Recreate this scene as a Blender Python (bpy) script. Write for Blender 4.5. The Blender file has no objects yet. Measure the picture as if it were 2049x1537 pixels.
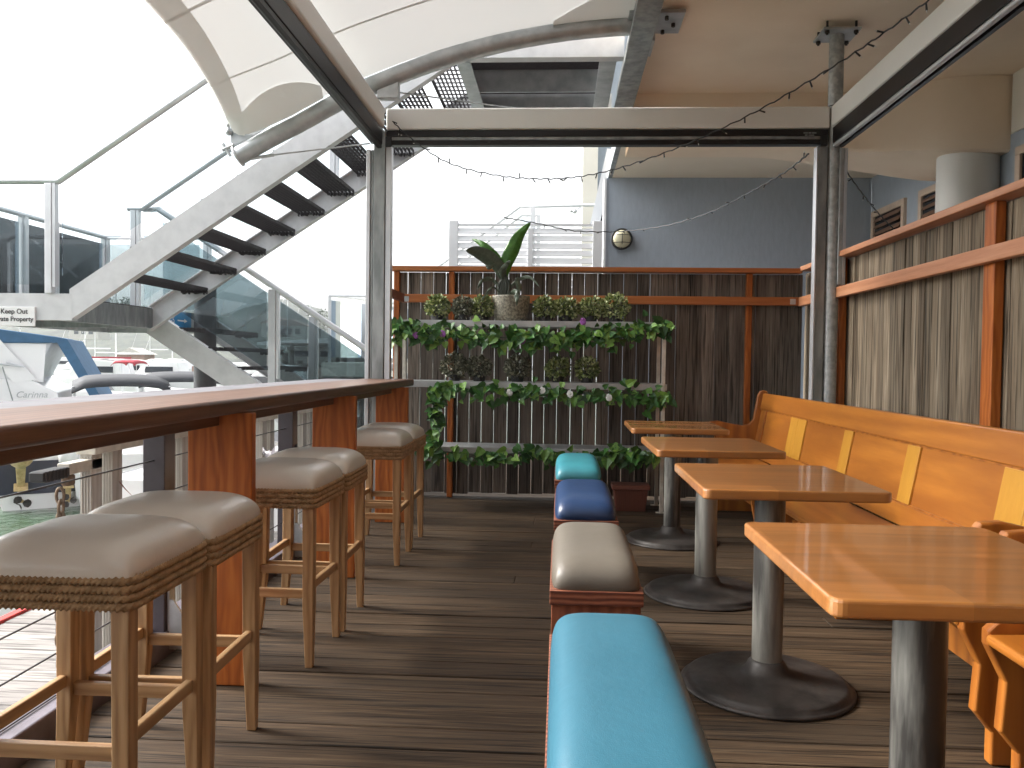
import bpy, bmesh, math, random
from mathutils import Vector, Matrix, noise as mnoise
random.seed(7)
R = math.radians
S = bpy.context.scene
COL = S.collection

# ------------------------------------------------------------------ camera
CAM = Vector((0, 0, 1.17))
YAW, PITCH, ROLL, FPX = R(3.29), R(1.55), 0.0131, 1650.0
_f = Vector((-math.sin(YAW)*math.cos(PITCH), math.cos(YAW)*math.cos(PITCH), -math.sin(PITCH)))
_r0 = Vector((math.cos(YAW), math.sin(YAW), 0)); _u0 = _r0.cross(_f)
_r = _r0*math.cos(ROLL) + _u0*math.sin(ROLL); _u = -_r0*math.sin(ROLL) + _u0*math.cos(ROLL)
cd = bpy.data.cameras.new('camera'); cam = bpy.data.objects.new('camera', cd); COL.objects.link(cam)
M3 = Matrix((_r, _u, -_f)).transposed()
cam.matrix_world = Matrix.Translation(CAM) @ M3.to_4x4()
cd.sensor_width = 36; cd.lens = FPX/2049*36; cd.clip_start = .05; cd.clip_end = 3000
S.camera = cam

def ray(px, py): return _r*(px-1024.5) + _u*(768.5-py) + _f*FPX
def at(px, py, Y):                       # point of the plane y = Y that the photograph shows at px, py
    d = ray(px, py); return CAM + d*((Y-CAM.y)/d.y)

# ------------------------------------------------------------------ world, sun, exposure
SUN_EL, SUN_AZ = R(36), R(-80)           # azimuth from +y, negative = to the left
w = bpy.data.worlds.new('World'); S.world = w; w.use_nodes = True
nt = w.node_tree; nt.nodes.clear()
wo = nt.nodes.new('ShaderNodeOutputWorld'); bg = nt.nodes.new('ShaderNodeBackground')
sky = nt.nodes.new('ShaderNodeTexSky'); sky.sky_type = 'NISHITA'; sky.sun_disc = False
sky.sun_elevation = SUN_EL; sky.sun_rotation = SUN_AZ; sky.air_density = 1.0; sky.dust_density = 6.0; sky.ozone_density = 1.0
hs = nt.nodes.new('ShaderNodeHueSaturation'); hs.inputs['Saturation'].default_value = .12; hs.inputs['Value'].default_value = 1.0
nt.links.new(sky.outputs[0], hs.inputs['Color']); nt.links.new(hs.outputs[0], bg.inputs[0]); bg.inputs[1].default_value = .15
nt.links.new(bg.outputs[0], wo.inputs[0])
sl = bpy.data.lights.new('sun', 'SUN'); sl.energy = 2.0; sl.angle = R(18); sl.color = (1, .96, .9)
sun = bpy.data.objects.new('sun', sl); COL.objects.link(sun)
sd = Vector((math.sin(SUN_AZ)*math.cos(SUN_EL), math.cos(SUN_AZ)*math.cos(SUN_EL), math.sin(SUN_EL)))
sun.rotation_euler = sd.to_track_quat('Z', 'Y').to_euler()
S.view_settings.view_transform = 'Standard'; S.view_settings.look = 'None'
S.view_settings.exposure = 1.75; S.view_settings.gamma = 1
S.render.engine = 'CYCLES'
S.cycles.max_bounces = 8; S.cycles.transparent_max_bounces = 12; S.cycles.diffuse_bounces = 5

# ------------------------------------------------------------------ materials
def newmat(name):
    m = bpy.data.materials.new(name); m.use_nodes = True
    n = m.node_tree; b = n.nodes['Principled BSDF']
    return m, n, b
def N(n, t, **k):
    x = n.nodes.new(t)
    for a, v in k.items(): setattr(x, a, v)
    return x
def rgba(c): return (c[0], c[1], c[2], 1)
def coords(n, stretch, island=True, gen='Object'):
    tc = N(n, 'ShaderNodeTexCoord'); mp = N(n, 'ShaderNodeMapping'); mp.inputs['Scale'].default_value = stretch
    n.links.new(tc.outputs[gen], mp.inputs['Vector'])
    if not island: return mp.outputs[0], None
    g = N(n, 'ShaderNodeNewGeometry'); mul = N(n, 'ShaderNodeVectorMath', operation='SCALE')
    comb = N(n, 'ShaderNodeCombineXYZ'); oi = N(n, 'ShaderNodeObjectInfo')
    ad = N(n, 'ShaderNodeMath', operation='MULTIPLY_ADD'); ad.inputs[1].default_value = 3.7
    n.links.new(oi.outputs['Random'], ad.inputs[0]); n.links.new(g.outputs['Random Per Island'], ad.inputs[2])
    for i in range(3): n.links.new(ad.outputs[0], comb.inputs[i])
    n.links.new(comb.outputs[0], mul.inputs[0]); mul.inputs['Scale'].default_value = 37
    av = N(n, 'ShaderNodeVectorMath', operation='ADD')
    n.links.new(mp.outputs[0], av.inputs[0]); n.links.new(mul.outputs[0], av.inputs[1])
    return av.outputs[0], g.outputs['Random Per Island']
def noise(n, vec, scale, detail=4, rough=.55):
    x = N(n, 'ShaderNodeTexNoise'); x.inputs['Scale'].default_value = scale; x.inputs['Detail'].default_value = detail
    x.inputs['Roughness'].default_value = rough; n.links.new(vec, x.inputs['Vector']); return x.outputs[0]
def ramp(n, fac, stops):
    x = N(n, 'ShaderNodeValToRGB'); e = x.color_ramp.elements
    while len(e) < len(stops): e.new(.5)
    for i, (p, c) in enumerate(stops): e[i].position = p; e[i].color = rgba(c) if len(c) == 3 else c
    n.links.new(fac, x.inputs[0]); return x.outputs[0]
def mixc(n, fac, a, b, mode='MIX'):
    x = N(n, 'ShaderNodeMixRGB', blend_type=mode)
    for i, v in ((0, fac), (1, a), (2, b)):
        if hasattr(v, 'links'): n.links.new(v, x.inputs[i])
        elif isinstance(v, (int, float)): x.inputs[i].default_value = v
        else: x.inputs[i].default_value = rgba(v)
    return x.outputs[0]
def valvar(n, colr, rnd, amt):
    if rnd is None or amt == 0: return colr
    h = N(n, 'ShaderNodeHueSaturation'); mr = N(n, 'ShaderNodeMapRange')
    mr.inputs['To Min'].default_value = 1-amt; mr.inputs['To Max'].default_value = 1+amt
    n.links.new(rnd, mr.inputs[0]); n.links.new(mr.outputs[0], h.inputs['Value']); n.links.new(colr, h.inputs['Color'])
    return h.outputs[0]
def bump(n, b, h, strength, dist=.01):
    x = N(n, 'ShaderNodeBump'); x.inputs['Strength'].default_value = strength; x.inputs['Distance'].default_value = dist
    n.links.new(h, x.inputs['Height']); n.links.new(x.outputs[0], b.inputs['Normal'])

def plain(name, c, rough=.5, metal=0, c2=None, scale=6, bmp=0, bscale=60, stretch=(1, 1, 1), isl=0, coat=0, spec=.5, lo=.35, hi=.65, roughvar=0):
    m, n, b = newmat(name)
    v, rnd = coords(n, stretch, True)
    c2 = c2 or tuple(x*.82 for x in c)
    nz = noise(n, v, scale, 6)
    cc = ramp(n, nz, [(lo, c2), (hi, c)])
    cc = valvar(n, cc, rnd, isl)
    n.links.new(cc, b.inputs['Base Color']); b.inputs['Roughness'].default_value = rough; b.inputs['Metallic'].default_value = metal
    b.inputs['Specular IOR Level'].default_value = spec
    if roughvar:
        mr = N(n, 'ShaderNodeMapRange'); mr.inputs['To Min'].default_value = rough-roughvar; mr.inputs['To Max'].default_value = rough+roughvar
        n.links.new(noise(n, v, scale*2.3, 5), mr.inputs[0]); n.links.new(mr.outputs[0], b.inputs['Roughness'])
    if coat: b.inputs['Coat Weight'].default_value = coat; b.inputs['Coat Roughness'].default_value = .12
    if bmp and 'vinyl' in name: bump(n, b, mixc(n, .12, noise(n, v, 7, 5, .6), noise(n, v, bscale, 3)), .35, .012)
    elif bmp: bump(n, b, noise(n, v, bscale, 4), bmp, .004)
    return m

def wood(name, dark, mid, light, axis=2, rough=.5, isl=.18, coat=0, coatr=.1, fig=.5, blotch=None, bmp=.25, gscale=1.0, spec=.5, crack=0, wscale=9, stave=None, finew=.35, dist=5, st_a=.06):
    KW = .80; dark, mid, light = [tuple(q*KW for q in c) for c in (dark, mid, light)]
    if blotch: blotch = tuple(q*KW for q in blotch)
    m, n, b = newmat(name)
    st = [1, 1, 1]; st[axis] = st_a
    v, rnd = coords(n, tuple(st), True)
    st2 = [1, 1, 1]; st2[axis] = .22
    v2, _ = coords(n, tuple(st2), True)
    fine = noise(n, v, 110*gscale, 3, .7)
    mid_n = noise(n, v, 22*gscale, 4, .6)
    wv = N(n, 'ShaderNodeTexWave', wave_type='RINGS', rings_direction=('X', 'Y', 'Z')[axis]); wv.inputs['Scale'].default_value = wscale
    wv.inputs['Distortion'].default_value = dist; wv.inputs['Detail'].default_value = 2; wv.inputs['Detail Scale'].default_value = 1.2
    n.links.new(v2, wv.inputs['Vector'])
    a = mixc(n, fig, mid_n, wv.outputs[1])
    a = mixc(n, finew, a, fine)
    cc = ramp(n, a, [(.22, dark), (.5, mid), (.78, light)])
    cc = valvar(n, cc, rnd, isl)
    if stave:
        tc = N(n, 'ShaderNodeTexCoord'); sx = N(n, 'ShaderNodeSeparateXYZ'); n.links.new(tc.outputs['Object'], sx.inputs[0])
        dv = N(n, 'ShaderNodeMath', operation='MULTIPLY'); dv.inputs[1].default_value = 1/stave[1]; n.links.new(sx.outputs[stave[0]], dv.inputs[0])
        fl = N(n, 'ShaderNodeMath', operation='FLOOR'); n.links.new(dv.outputs[0], fl.inputs[0])
        dv2 = N(n, 'ShaderNodeMath', operation='MULTIPLY'); dv2.inputs[1].default_value = 1/stave[2]; n.links.new(sx.outputs[axis], dv2.inputs[0])
        wn0 = N(n, 'ShaderNodeTexWhiteNoise', noise_dimensions='1D'); n.links.new(fl.outputs[0], wn0.inputs['W'])
        ad = N(n, 'ShaderNodeMath', operation='ADD'); n.links.new(dv2.outputs[0], ad.inputs[0]); n.links.new(wn0.outputs[0], ad.inputs[1])
        fl2 = N(n, 'ShaderNodeMath', operation='FLOOR'); n.links.new(ad.outputs[0], fl2.inputs[0])
        mm = N(n, 'ShaderNodeMath', operation='MULTIPLY_ADD'); mm.inputs[1].default_value = 7.31; n.links.new(fl2.outputs[0], mm.inputs[0]); n.links.new(fl.outputs[0], mm.inputs[2])
        wn = N(n, 'ShaderNodeTexWhiteNoise', noise_dimensions='1D'); n.links.new(mm.outputs[0], wn.inputs['W'])
        cc = valvar(n, cc, wn.outputs[0], stave[3])
    if blotch:
        bl = ramp(n, noise(n, v2, 3.2, 5, .6), [(.42, (0, 0, 0)), (.62, (1, 1, 1))])
        cc = mixc(n, bl, cc, mixc(n, .75, cc, blotch))
    if crack:
        ck = ramp(n, noise(n, v, 60*gscale, 2, .5), [(.36, (crack, crack, crack)), (.47, (1, 1, 1))])
        cc = mixc(n, 1.0, cc, ck, 'MULTIPLY')
    n.links.new(cc, b.inputs['Base Color'])
    b.inputs['Roughness'].default_value = rough; b.inputs['Specular IOR Level'].default_value = spec
    if coat: b.inputs['Coat Weight'].default_value = coat; b.inputs['Coat Roughness'].default_value = coatr
    if bmp: bump(n, b, mixc(n, .5, mid_n, fine), bmp, .003)
    return m

M = {}
M['deck'] = wood('deck_wood', (.008, .0047, .0022), (.066, .040, .021), (.215, .15, .092), 0, .7, .20, fig=.05, blotch=(.05, .034, .021), bmp=1.0, crack=.22, gscale=1.9, spec=.2, finew=.45, st_a=.022)
M['dock'] = wood('dock_wood', (.17, .155, .145), (.34, .32, .30), (.48, .46, .44), 0, .8, .14, fig=.1, blotch=(.24, .22, .21), bmp=.5, spec=.2, finew=.5, crack=.5)
M['fence'] = wood('weathered_fence_boards', (.075, .062, .051), (.22, .182, .150), (.44, .38, .32), 2, .75, .42, fig=.05, blotch=(.08, .065, .055), bmp=1, crack=.35, gscale=1.3, spec=.2, finew=.45, st_a=.03)
M['fence_r'] = wood('bleached_fence_boards', (.06, .042, .026), (.235, .185, .128), (.49, .42, .32), 2, .75, .36, fig=.05, blotch=(.14, .10, .065), bmp=1, crack=.3, gscale=1.3, spec=.2, finew=.45, st_a=.025)
M['cedar_z'] = wood('stained_pine_upright', (.25, .058, .008), (.46, .122, .018), (.62, .20, .038), 2, .55, .10, coat=.05, fig=.34, bmp=.2, coatr=.3, wscale=11, dist=9, spec=.3, finew=.3, st_a=.04)
M['cedar_x'] = wood('stained_pine_rail', (.30, .085, .018), (.48, .15, .038), (.64, .25, .08), 0, .5, .08, coat=.12, fig=.15, bmp=.2, coatr=.3, wscale=8, spec=.3, finew=.25, st_a=.04)
M['cedar_y'] = wood('stained_pine_side_rail', (.40, .15, .06), (.60, .26, .125), (.76, .40, .23), 1, .5, .08, coat=.12, fig=.15, bmp=.2, coatr=.3, wscale=8, spec=.3, finew=.25, st_a=.04)
M['bar'] = wood('bar_top_wood', (.065, .028, .015), (.135, .062, .033), (.225, .115, .064), 1, .55, .05, coat=.25, coatr=.18, fig=.25, bmp=.1, wscale=10, spec=.3, stave=(0, .115, 3.1, .12), st_a=.03)
M['table'] = wood('varnished_beech', (.22, .080, .017), (.33, .126, .027), (.42, .178, .045), 0, .45, .06, coat=.75, coatr=.06, fig=.15, bmp=.02, gscale=.9, wscale=8, stave=(1, .117, 1.9, .13))
M['pew'] = wood('pew_orange_wood', (.37, .115, .012), (.50, .175, .020), (.60, .23, .032), 1, .4, .07, coat=.4, coatr=.2, fig=.35, bmp=.05, gscale=.8, wscale=4, dist=7, blotch=(.34, .105, .012))
M['pew_end'] = wood('pew_end_wood', (.26, .074, .009), (.38, .12, .014), (.48, .165, .022), 2, .4, .05, coat=.35, coatr=.2, fig=.6, bmp=.05, gscale=.8, wscale=5, dist=7)
M['pew_y'] = wood('pew_yellow_stile', (.50, .225, .02), (.60, .285, .03), (.68, .35, .05), 2, .42, .05, coat=.35, coatr=.2, fig=.1, bmp=.05, gscale=1, wscale=5)
M['stool'] = wood('stool_beech', (.28, .145, .06), (.50, .295, .135), (.64, .42, .215), 2, .5, .12, coat=.12, fig=.4, bmp=.1, gscale=1, wscale=14)
M['stool_y'] = wood('stool_beech_side_rail', (.28, .145, .06), (.50, .295, .135), (.64, .42, .215), 1, .5, .12, coat=.12, fig=.3, bmp=.1, gscale=1, wscale=10)
M['stool_h'] = wood('stool_beech_rail', (.28, .145, .06), (.50, .295, .135), (.64, .42, .215), 0, .5, .12, coat=.12, fig=.4, bmp=.1, gscale=1, wscale=14)
M['bench'] = wood('bench_pine', (.10, .022, .010), (.22, .062, .028), (.34, .12, .06), 0, .55, .1, coat=.1, fig=.85, bmp=.2, wscale=22, dist=3, st_a=.3)
M['bench_z'] = wood('bench_pine_side', (.17, .045, .02), (.30, .09, .04), (.42, .15, .075), 2, .5, .1, coat=.15, fig=.4, bmp=.15)
M['vinyl_b'] = plain('beige_vinyl', (.58, .53, .465), .33, 0, (.555, .505, .44), 4, .12, 400, coat=.4, spec=.5)
M['vinyl_g'] = plain('stone_vinyl', (.12, .104, .083), .45, 0, (.11, .095, .076), 3, .12, 500, spec=.45)
M['vinyl_t'] = plain('teal_vinyl', (.028, .115, .165), .42, 0, (.025, .107, .155), 3, .12, 500, spec=.45)
M['vinyl_t2'] = plain('green_teal_vinyl', (.036, .19, .24), .42, 0, (.045, .26, .30), 3, .12, 500, spec=.45)
M['vinyl_n'] = plain('navy_vinyl', (.007, .028, .085), .38, 0, (.006, .024, .075), 3, .12, 500, spec=.5)
M['rope'] = plain('manila_rope', (.42, .275, .145), .85, 0, (.24, .15, .07), 40, .6, 300)
M['galv'] = plain('galvanised_steel', (.52, .535, .54), .42, .55, (.34, .36, .37), 9, .1, 80, roughvar=.1, lo=.3, hi=.7)
M['galv_l'] = plain('pale_galvanised_steel', (.60, .605, .615), .5, .25, (.50, .505, .52), 9, .12, 70, lo=.25, hi=.6)
M['galv_d'] = plain('dull_pipe_steel', (.36, .375, .375), .45, .5, (.2, .215, .215), 12, .15, 80, stretch=(1, 1, .3), roughvar=.1)
M['pole_g'] = plain('mottled_galvanised_pole', (.46, .47, .465), .5, .35, (.32, .335, .33), 25, .1, 120, lo=.4, hi=.6)
M['ped'] = plain('brushed_pedestal_steel', (.24, .235, .21), .5, .3, (.035, .033, .03), 10, .25, 60, stretch=(1, 1, .12), roughvar=.12, lo=.42, hi=.58)
M['castiron'] = plain('worn_base_iron', (.06, .052, .047), .5, .2, (.02, .017, .015), 9, .25, 60, roughvar=.15)
M['alu'] = plain('aluminium', (.66, .67, .69), .35, .6, (.55, .56, .58), 4)
M['alu_w'] = plain('powder_coated_aluminium', (.74, .745, .76), .4, 0, (.68, .69, .71), 3)
M['white'] = plain('cream_painted_beam', (.73, .725, .695), .45, 0, (.69, .685, .655), 2.2, .05, 90)
M['black'] = plain('dark_blind_track', (.014, .012, .013), .4, 0, (.009, .008, .008), 8, spec=.3)
M['dark_post'] = plain('dark_painted_post', (.055, .045, .055), .4, 0, (.04, .033, .04), 7, .05, 80)
M['kerb'] = plain('dark_kerb_paint', (.16, .14, .165), .42, 0, (.10, .085, .10), 7, .1, 60)
M['greyrail'] = plain('grey_rail_cap', (.17, .165, .18), .7, 0, (.13, .13, .14), 5, spec=.15)
M['soffit'] = plain('peach_render', (.91, .78, .62), .9, 0, (.87, .735, .575), 3.0, .5, 170)
M['soffit2'] = plain('cream_render', (.84, .75, .61), .9, 0, (.80, .71, .57), 2.0, .35, 170)
M['soffit3'] = plain('pale_pelmet_render', (.78, .75, .67), .9, 0, (.73, .70, .62), 2.0, .4, 170)
M['bluewall'] = plain('blue_grey_render', (.38, .435, .505), .85, 0, (.35, .40, .465), 26, .6, 60, stretch=(1, 1, .3))
M['column'] = plain('grey_column_paint', (.70, .70, .67), .5, 0, (.67, .67, .64), 2)
M['trim'] = plain('peach_window_trim', (.62, .49, .38), .6, 0)
M['shutter'] = plain('brown_louvre', (.22, .12, .075), .5, 0)
M['darkglass'] = plain('dark_window_glass', (.03, .035, .045), .08, 0)
M['blackrub'] = plain('black_rubber', (.02, .02, .022), .6, 0)
M['wire'] = plain('black_wire', (.012, .012, .013), .5, 0)
M['cable'] = plain('stainless_cable', (.09, .09, .095), .4, .5)
M['bulb'] = plain('clear_bulb', (.85, .83, .78), .1, 0)
M['grate'] = plain('dark_tread_grating', (.045, .038, .042), .6, .2, (.025, .02, .024), 30)
M['pot'] = plain('speckled_glazed_pot', (.33, .31, .24), .5, 0, (.13, .12, .09), 55, .25, 120, lo=.42, hi=.58)
M['terracotta'] = plain('brown_plastic_planter', (.20, .065, .04), .55, 0)
M['ptpot'] = plain('small_black_pot', (.02, .02, .02), .5, 0)
M['soil'] = plain('potting_soil', (.03, .022, .016), .95, 0, bmp=.6, bscale=90)
def leafmat(name, c, c2, c3, rough=.4, trans=.25):
    m, n, b = newmat(name)
    g = N(n, 'ShaderNodeNewGeometry')
    cc = ramp(n, g.outputs['Random Per Island'], [(0, c), (.55, c2), (1, c3)])
    v, _ = coords(n, (1, 1, 1), False)
    cc = mixc(n, .5, cc, ramp(n, noise(n, v, 45, 3), [(.35, (.35, .35, .35)), (.65, (1, 1, 1))]), 'MULTIPLY')
    n.links.new(cc, b.inputs['Base Color']); b.inputs['Roughness'].default_value = rough
    tr = N(n, 'ShaderNodeBsdfTranslucent'); n.links.new(cc, tr.inputs[0]); mx = N(n, 'ShaderNodeMixShader'); mx.inputs[0].default_value = trans
    n.links.new(b.outputs[0], mx.inputs[1]); n.links.new(tr.outputs[0], mx.inputs[2]); n.links.new(mx.outputs[0], n.nodes['Material Output'].inputs[0])
    return m
M['ivy'] = leafmat('ivy_leaf', (.02, .075, .014), (.06, .20, .035), (.27, .48, .09))
M['box'] = leafmat('boxwood_leaf', (.07, .11, .03), (.28, .36, .10), (.75, .78, .42))
M['box_d'] = leafmat('dark_box_leaf', (.07, .08, .045), (.19, .20, .13), (.60, .60, .45))
M['bigleaf'] = leafmat('broad_leaf', (.06, .17, .03), (.09, .25, .04), (.14, .36, .055), .3, .3)
M['darkleaf'] = leafmat('dark_stalk_leaf', (.05, .075, .05), (.09, .12, .08), (.3, .36, .3), .35, .1)
M['stem'] = plain('dark_stem', (.035, .045, .03), .5)
M['rose_p'] = plain('purple_rose', (.32, .10, .38), .6)
M['rose_w'] = plain('white_rose', (.72, .72, .70), .6)
def glassmat(name, tint, gl=.10, rough=.02):
    m, n, b = newmat(name); n.nodes.remove(b)
    t = N(n, 'ShaderNodeBsdfTransparent'); t.inputs[0].default_value = rgba(tint)
    g = N(n, 'ShaderNodeBsdfGlossy'); g.inputs['Roughness'].default_value = rough; g.inputs[0].default_value = (.8, .85, .9, 1)
    fr = N(n, 'ShaderNodeFresnel'); fr.inputs[0].default_value = 1.33
    ad = N(n, 'ShaderNodeMath', operation='ADD'); ad.inputs[1].default_value = gl; ad.use_clamp = True; n.links.new(fr.outputs[0], ad.inputs[0])
    mx = N(n, 'ShaderNodeMixShader'); n.links.new(ad.outputs[0], mx.inputs[0]); n.links.new(t.outputs[0], mx.inputs[1]); n.links.new(g.outputs[0], mx.inputs[2])
    n.links.new(mx.outputs[0], n.nodes['Material Output'].inputs[0]); return m
M['glass'] = glassmat('tinted_balustrade_glass', (.63, .685, .70), .08)
M['glass_c'] = glassmat('pale_glass', (.86, .90, .91), .0)
def fabricmat(name, c, tr):
    m, n, b = newmat(name); n.nodes.remove(b)
    d = N(n, 'ShaderNodeBsdfDiffuse'); t = N(n, 'ShaderNodeBsdfTranslucent'); d.inputs[0].default_value = rgba(c); t.inputs[0].default_value = rgba(c)
    mx = N(n, 'ShaderNodeMixShader'); mx.inputs[0].default_value = tr
    n.links.new(d.outputs[0], mx.inputs[1]); n.links.new(t.outputs[0], mx.inputs[2]); n.links.new(mx.outputs[0], n.nodes['Material Output'].inputs[0]); return m
M['fabric'] = fabricmat('canopy_membrane', (.62, .62, .61), .185)
M['fabric2'] = fabricmat('canopy_double_membrane', (.80, .795, .775), .2)
M['fabric_s'] = fabricmat('canopy_seam_membrane', (.74, .735, .715), .2)
M['canvas_blue'] = plain('blue_canvas', (.045, .125, .235), .8)
M['canvas_black'] = plain('dark_grey_canvas', (.030, .033, .040), .8, 0, bmp=.3, bscale=12)
M['gel'] = plain('white_gelcoat', (.80, .80, .80), .25, 0, (.76, .76, .77), 1.5, coat=.3)
M['clear_pl'] = plain('milky_clears', (.55, .57, .6), .3)
M['red'] = plain('red_paint', (.55, .04, .03), .5)
M['redcanvas'] = plain('red_canvas', (.45, .05, .07), .8)
M['navy'] = plain('navy_paint', (.02, .025, .05), .3)
M['cream_eng'] = plain('yellowed_outboard_shell', (.60, .47, .25), .4, 0, (.42, .3, .13), 14)
M['algae'] = plain('algae_growth', (.10, .16, .03), .8, 0, (.04, .07, .02), 20)
M['rust'] = plain('rusty_iron', (.20, .14, .09), .85, 0, (.10, .07, .05), 40, .5, 120)
M['handrail'] = plain('weathered_fluted_rail', (.58, .545, .48), .6, 0, (.42, .39, .33), 12, .2, 60)
M['handrail_s'] = wood('weathered_grey_upright', (.26, .24, .21), (.48, .45, .40), (.62, .59, .54), 2, .75, .08, fig=.2, bmp=.3)
M['pile'] = plain('dark_pile', (.10, .10, .11), .6, 0, (.06, .06, .065), 3)
M['signw'] = plain('white_sign_plate', (.82, .82, .82), .35, 0, (.80, .80, .80))
M['signk'] = plain('black_lettering', (.025, .025, .03), .5)
M['signb'] = plain('blue_sign_plate', (.03, .25, .52), .4)
M['jetty'] = plain('old_jetty_timber', (.16, .13, .11), .8, 0, (.09, .075, .065), 3)
M['tree'] = leafmat('far_tree_leaf', (.035, .055, .03), (.055, .08, .04), (.09, .12, .06), .6, .1)
M['bark'] = plain('bark', (.12, .1, .08), .9)
M['housew'] = plain('far_house_wall', (.55, .52, .48), .8)
M['houser'] = plain('far_house_roof', (.32, .2, .16), .8)

# ------------------------------------------------------------------ mesh helpers
class MB:
    def __init__(s): s.v = []; s.f = []
    def add(s, vs, fs):
        o = len(s.v); s.v += [Vector(p) for p in vs]; s.f += [tuple(i+o for i in f) for f in fs]; return s
    def box(s, x0, x1, y0, y1, z0, z1):
        return s.add([(x0, y0, z0), (x1, y0, z0), (x1, y1, z0), (x0, y1, z0), (x0, y0, z1), (x1, y0, z1), (x1, y1, z1), (x0, y1, z1)],
                     [(3, 2, 1, 0), (4, 5, 6, 7), (0, 1, 5, 4), (1, 2, 6, 5), (2, 3, 7, 6), (3, 0, 4, 7)])
    def hexa(s, p):   # 8 corners, bottom 4 then top 4
        return s.add(p, [(3, 2, 1, 0), (4, 5, 6, 7), (0, 1, 5, 4), (1, 2, 6, 5), (2, 3, 7, 6), (3, 0, 4, 7)])
    def prism(s, pts, axis, a, b):   # 2-D outline extruded along axis
        def mk(p, t):
            q = list(p); q.insert(axis, t); return tuple(q)
        n = len(pts); vs = [mk(p, a) for p in pts]+[mk(p, b) for p in pts]
        return s.add(vs, [tuple(range(n))[::-1], tuple(range(n, 2*n))]+[(i, (i+1) % n, n+(i+1) % n, n+i) for i in range(n)])
    def bar(s, p, q, w, h, up=(0, 0, 1)):   # rectangular bar between two points
        p = Vector(p); q = Vector(q); d = (q-p).normalized(); a = d.cross(Vector(up))
        if a.length < 1e-4: a = d.cross(Vector((0, 1, 0)))
        a.normalize(); b = a.cross(d)
        c = [a*(-w/2)+b*(-h/2), a*(w/2)+b*(-h/2), a*(w/2)+b*(h/2), a*(-w/2)+b*(h/2)]
        return s.hexa([p+x for x in c]+[q+x for x in c])
    def tube(s, pts, r, seg=10, cap=True, closed=False):
        pts = [Vector(p) for p in pts]; n = len(pts); rr = r if isinstance(r, (list, tuple)) else [r]*n
        vs = []; prev = None
        for i, p in enumerate(pts):
            if closed: t = pts[(i+1) % n]-pts[i-1]
            else: t = pts[min(i+1, n-1)]-pts[max(i-1, 0)]
            t.normalize()
            if prev is None:
                a = t.cross(Vector((0, 0, 1)))
                if a.length < .05: a = t.cross(Vector((0, 1, 0)))
            else: a = prev-t*prev.dot(t)
            a.normalize(); prev = a; b = t.cross(a)
            for k in range(seg):
                an = 2*math.pi*k/seg; vs.append(p+(a*math.cos(an)+b*math.sin(an))*rr[i])
        fs = []
        for i in range(n if closed else n-1):
            j = (i+1) % n
            for k in range(seg): fs.append((i*seg+k, i*seg+(k+1) % seg, j*seg+(k+1) % seg, j*seg+k))
        if cap and not closed: fs += [tuple(range(seg))[::-1], tuple(range((n-1)*seg, n*seg))]
        return s.add(vs, fs)
    def lathe(s, prof, c=(0, 0, 0), seg=32):
        c = Vector(c); vs = []
        for r, z in prof:
            for k in range(seg):
                an = 2*math.pi*k/seg; vs.append(c+Vector((r*math.cos(an), r*math.sin(an), z)))
        fs = []
        for i in range(len(prof)-1):
            for k in range(seg): fs.append((i*seg+k, i*seg+(k+1) % seg, (i+1)*seg+(k+1) % seg, (i+1)*seg+k))
        fs += [tuple(range(seg))[::-1], tuple(range((len(prof)-1)*seg, len(prof)*seg))]
        return s.add(vs, fs)
    def ball(s, c, r, seg=10, sq=(1, 1, 1)):
        c = Vector(c); n = seg//2+1; prof = []
        vs = []; fs = []
        for i in range(n+1):
            th = math.pi*i/n
            for k in range(seg):
                an = 2*math.pi*k/seg; vs.append(c+Vector((r*sq[0]*math.sin(th)*math.cos(an), r*sq[1]*math.sin(th)*math.sin(an), r*sq[2]*math.cos(th))))
        for i in range(n):
            for k in range(seg): fs.append((i*seg+k, (i+1)*seg+k, (i+1)*seg+(k+1) % seg, i*seg+(k+1) % seg))
        return s.add(vs, fs)
    def grid(s, pts):   # pts[i][j]
        a, b = len(pts), len(pts[0]); vs = [p for row in pts for p in row]
        return s.add(vs, [(i*b+j, i*b+j+1, (i+1)*b+j+1, (i+1)*b+j) for i in range(a-1) for j in range(b-1)])
    def leaf(s, c, d, nrm, L, W, shape, fold=.15):   # outline in (along, across) units; folded at midrib
        c = Vector(c); d = Vector(d).normalized(); a = d.cross(Vector(nrm))
        if a.length < 1e-3: a = d.cross(Vector((.3, .5, .8)))
        a.normalize(); nn = a.cross(d)
        mid = [c+d*(L*t)-nn*(fold*.5*L*t*t) for t in (0, .5, 1)]
        vs = list(mid); fs = []
        for sg in (1, -1):
            o = len(vs)
            for (t, wd) in shape: vs.append(c+d*(L*t)+a*(sg*W*wd)+nn*(fold*W*wd-fold*.5*L*t*t))
            n = len(shape)
            f = [0]+[o+i for i in range(n)]+[2, 1]
            fs.append(tuple(f) if sg == 1 else tuple(f[::-1]))
        return s.add(vs, fs)
    def build(s, name, m, parent=None, loc=None, smooth=False, bevel=0, solid=0, sub=0, seg=2):
        me = bpy.data.meshes.new(name); me.from_pydata([tuple(v) for v in s.v], [], s.f); me.update()
        me.materials.append(m if not isinstance(m, str) else M[m])
        if smooth:
            bm = bmesh.new(); bm.from_mesh(me); bmesh.ops.recalc_face_normals(bm, faces=bm.faces); bm.to_mesh(me); bm.free()
            for p in me.polygons: p.use_smooth = True
            if smooth != 'all':
                try: me.set_sharp_from_angle(angle=R(40))
                except Exception: pass
        o = bpy.data.objects.new(name, me); COL.objects.link(o)
        if parent is not None: o.parent = parent
        if loc is not None: o.location = loc
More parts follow.
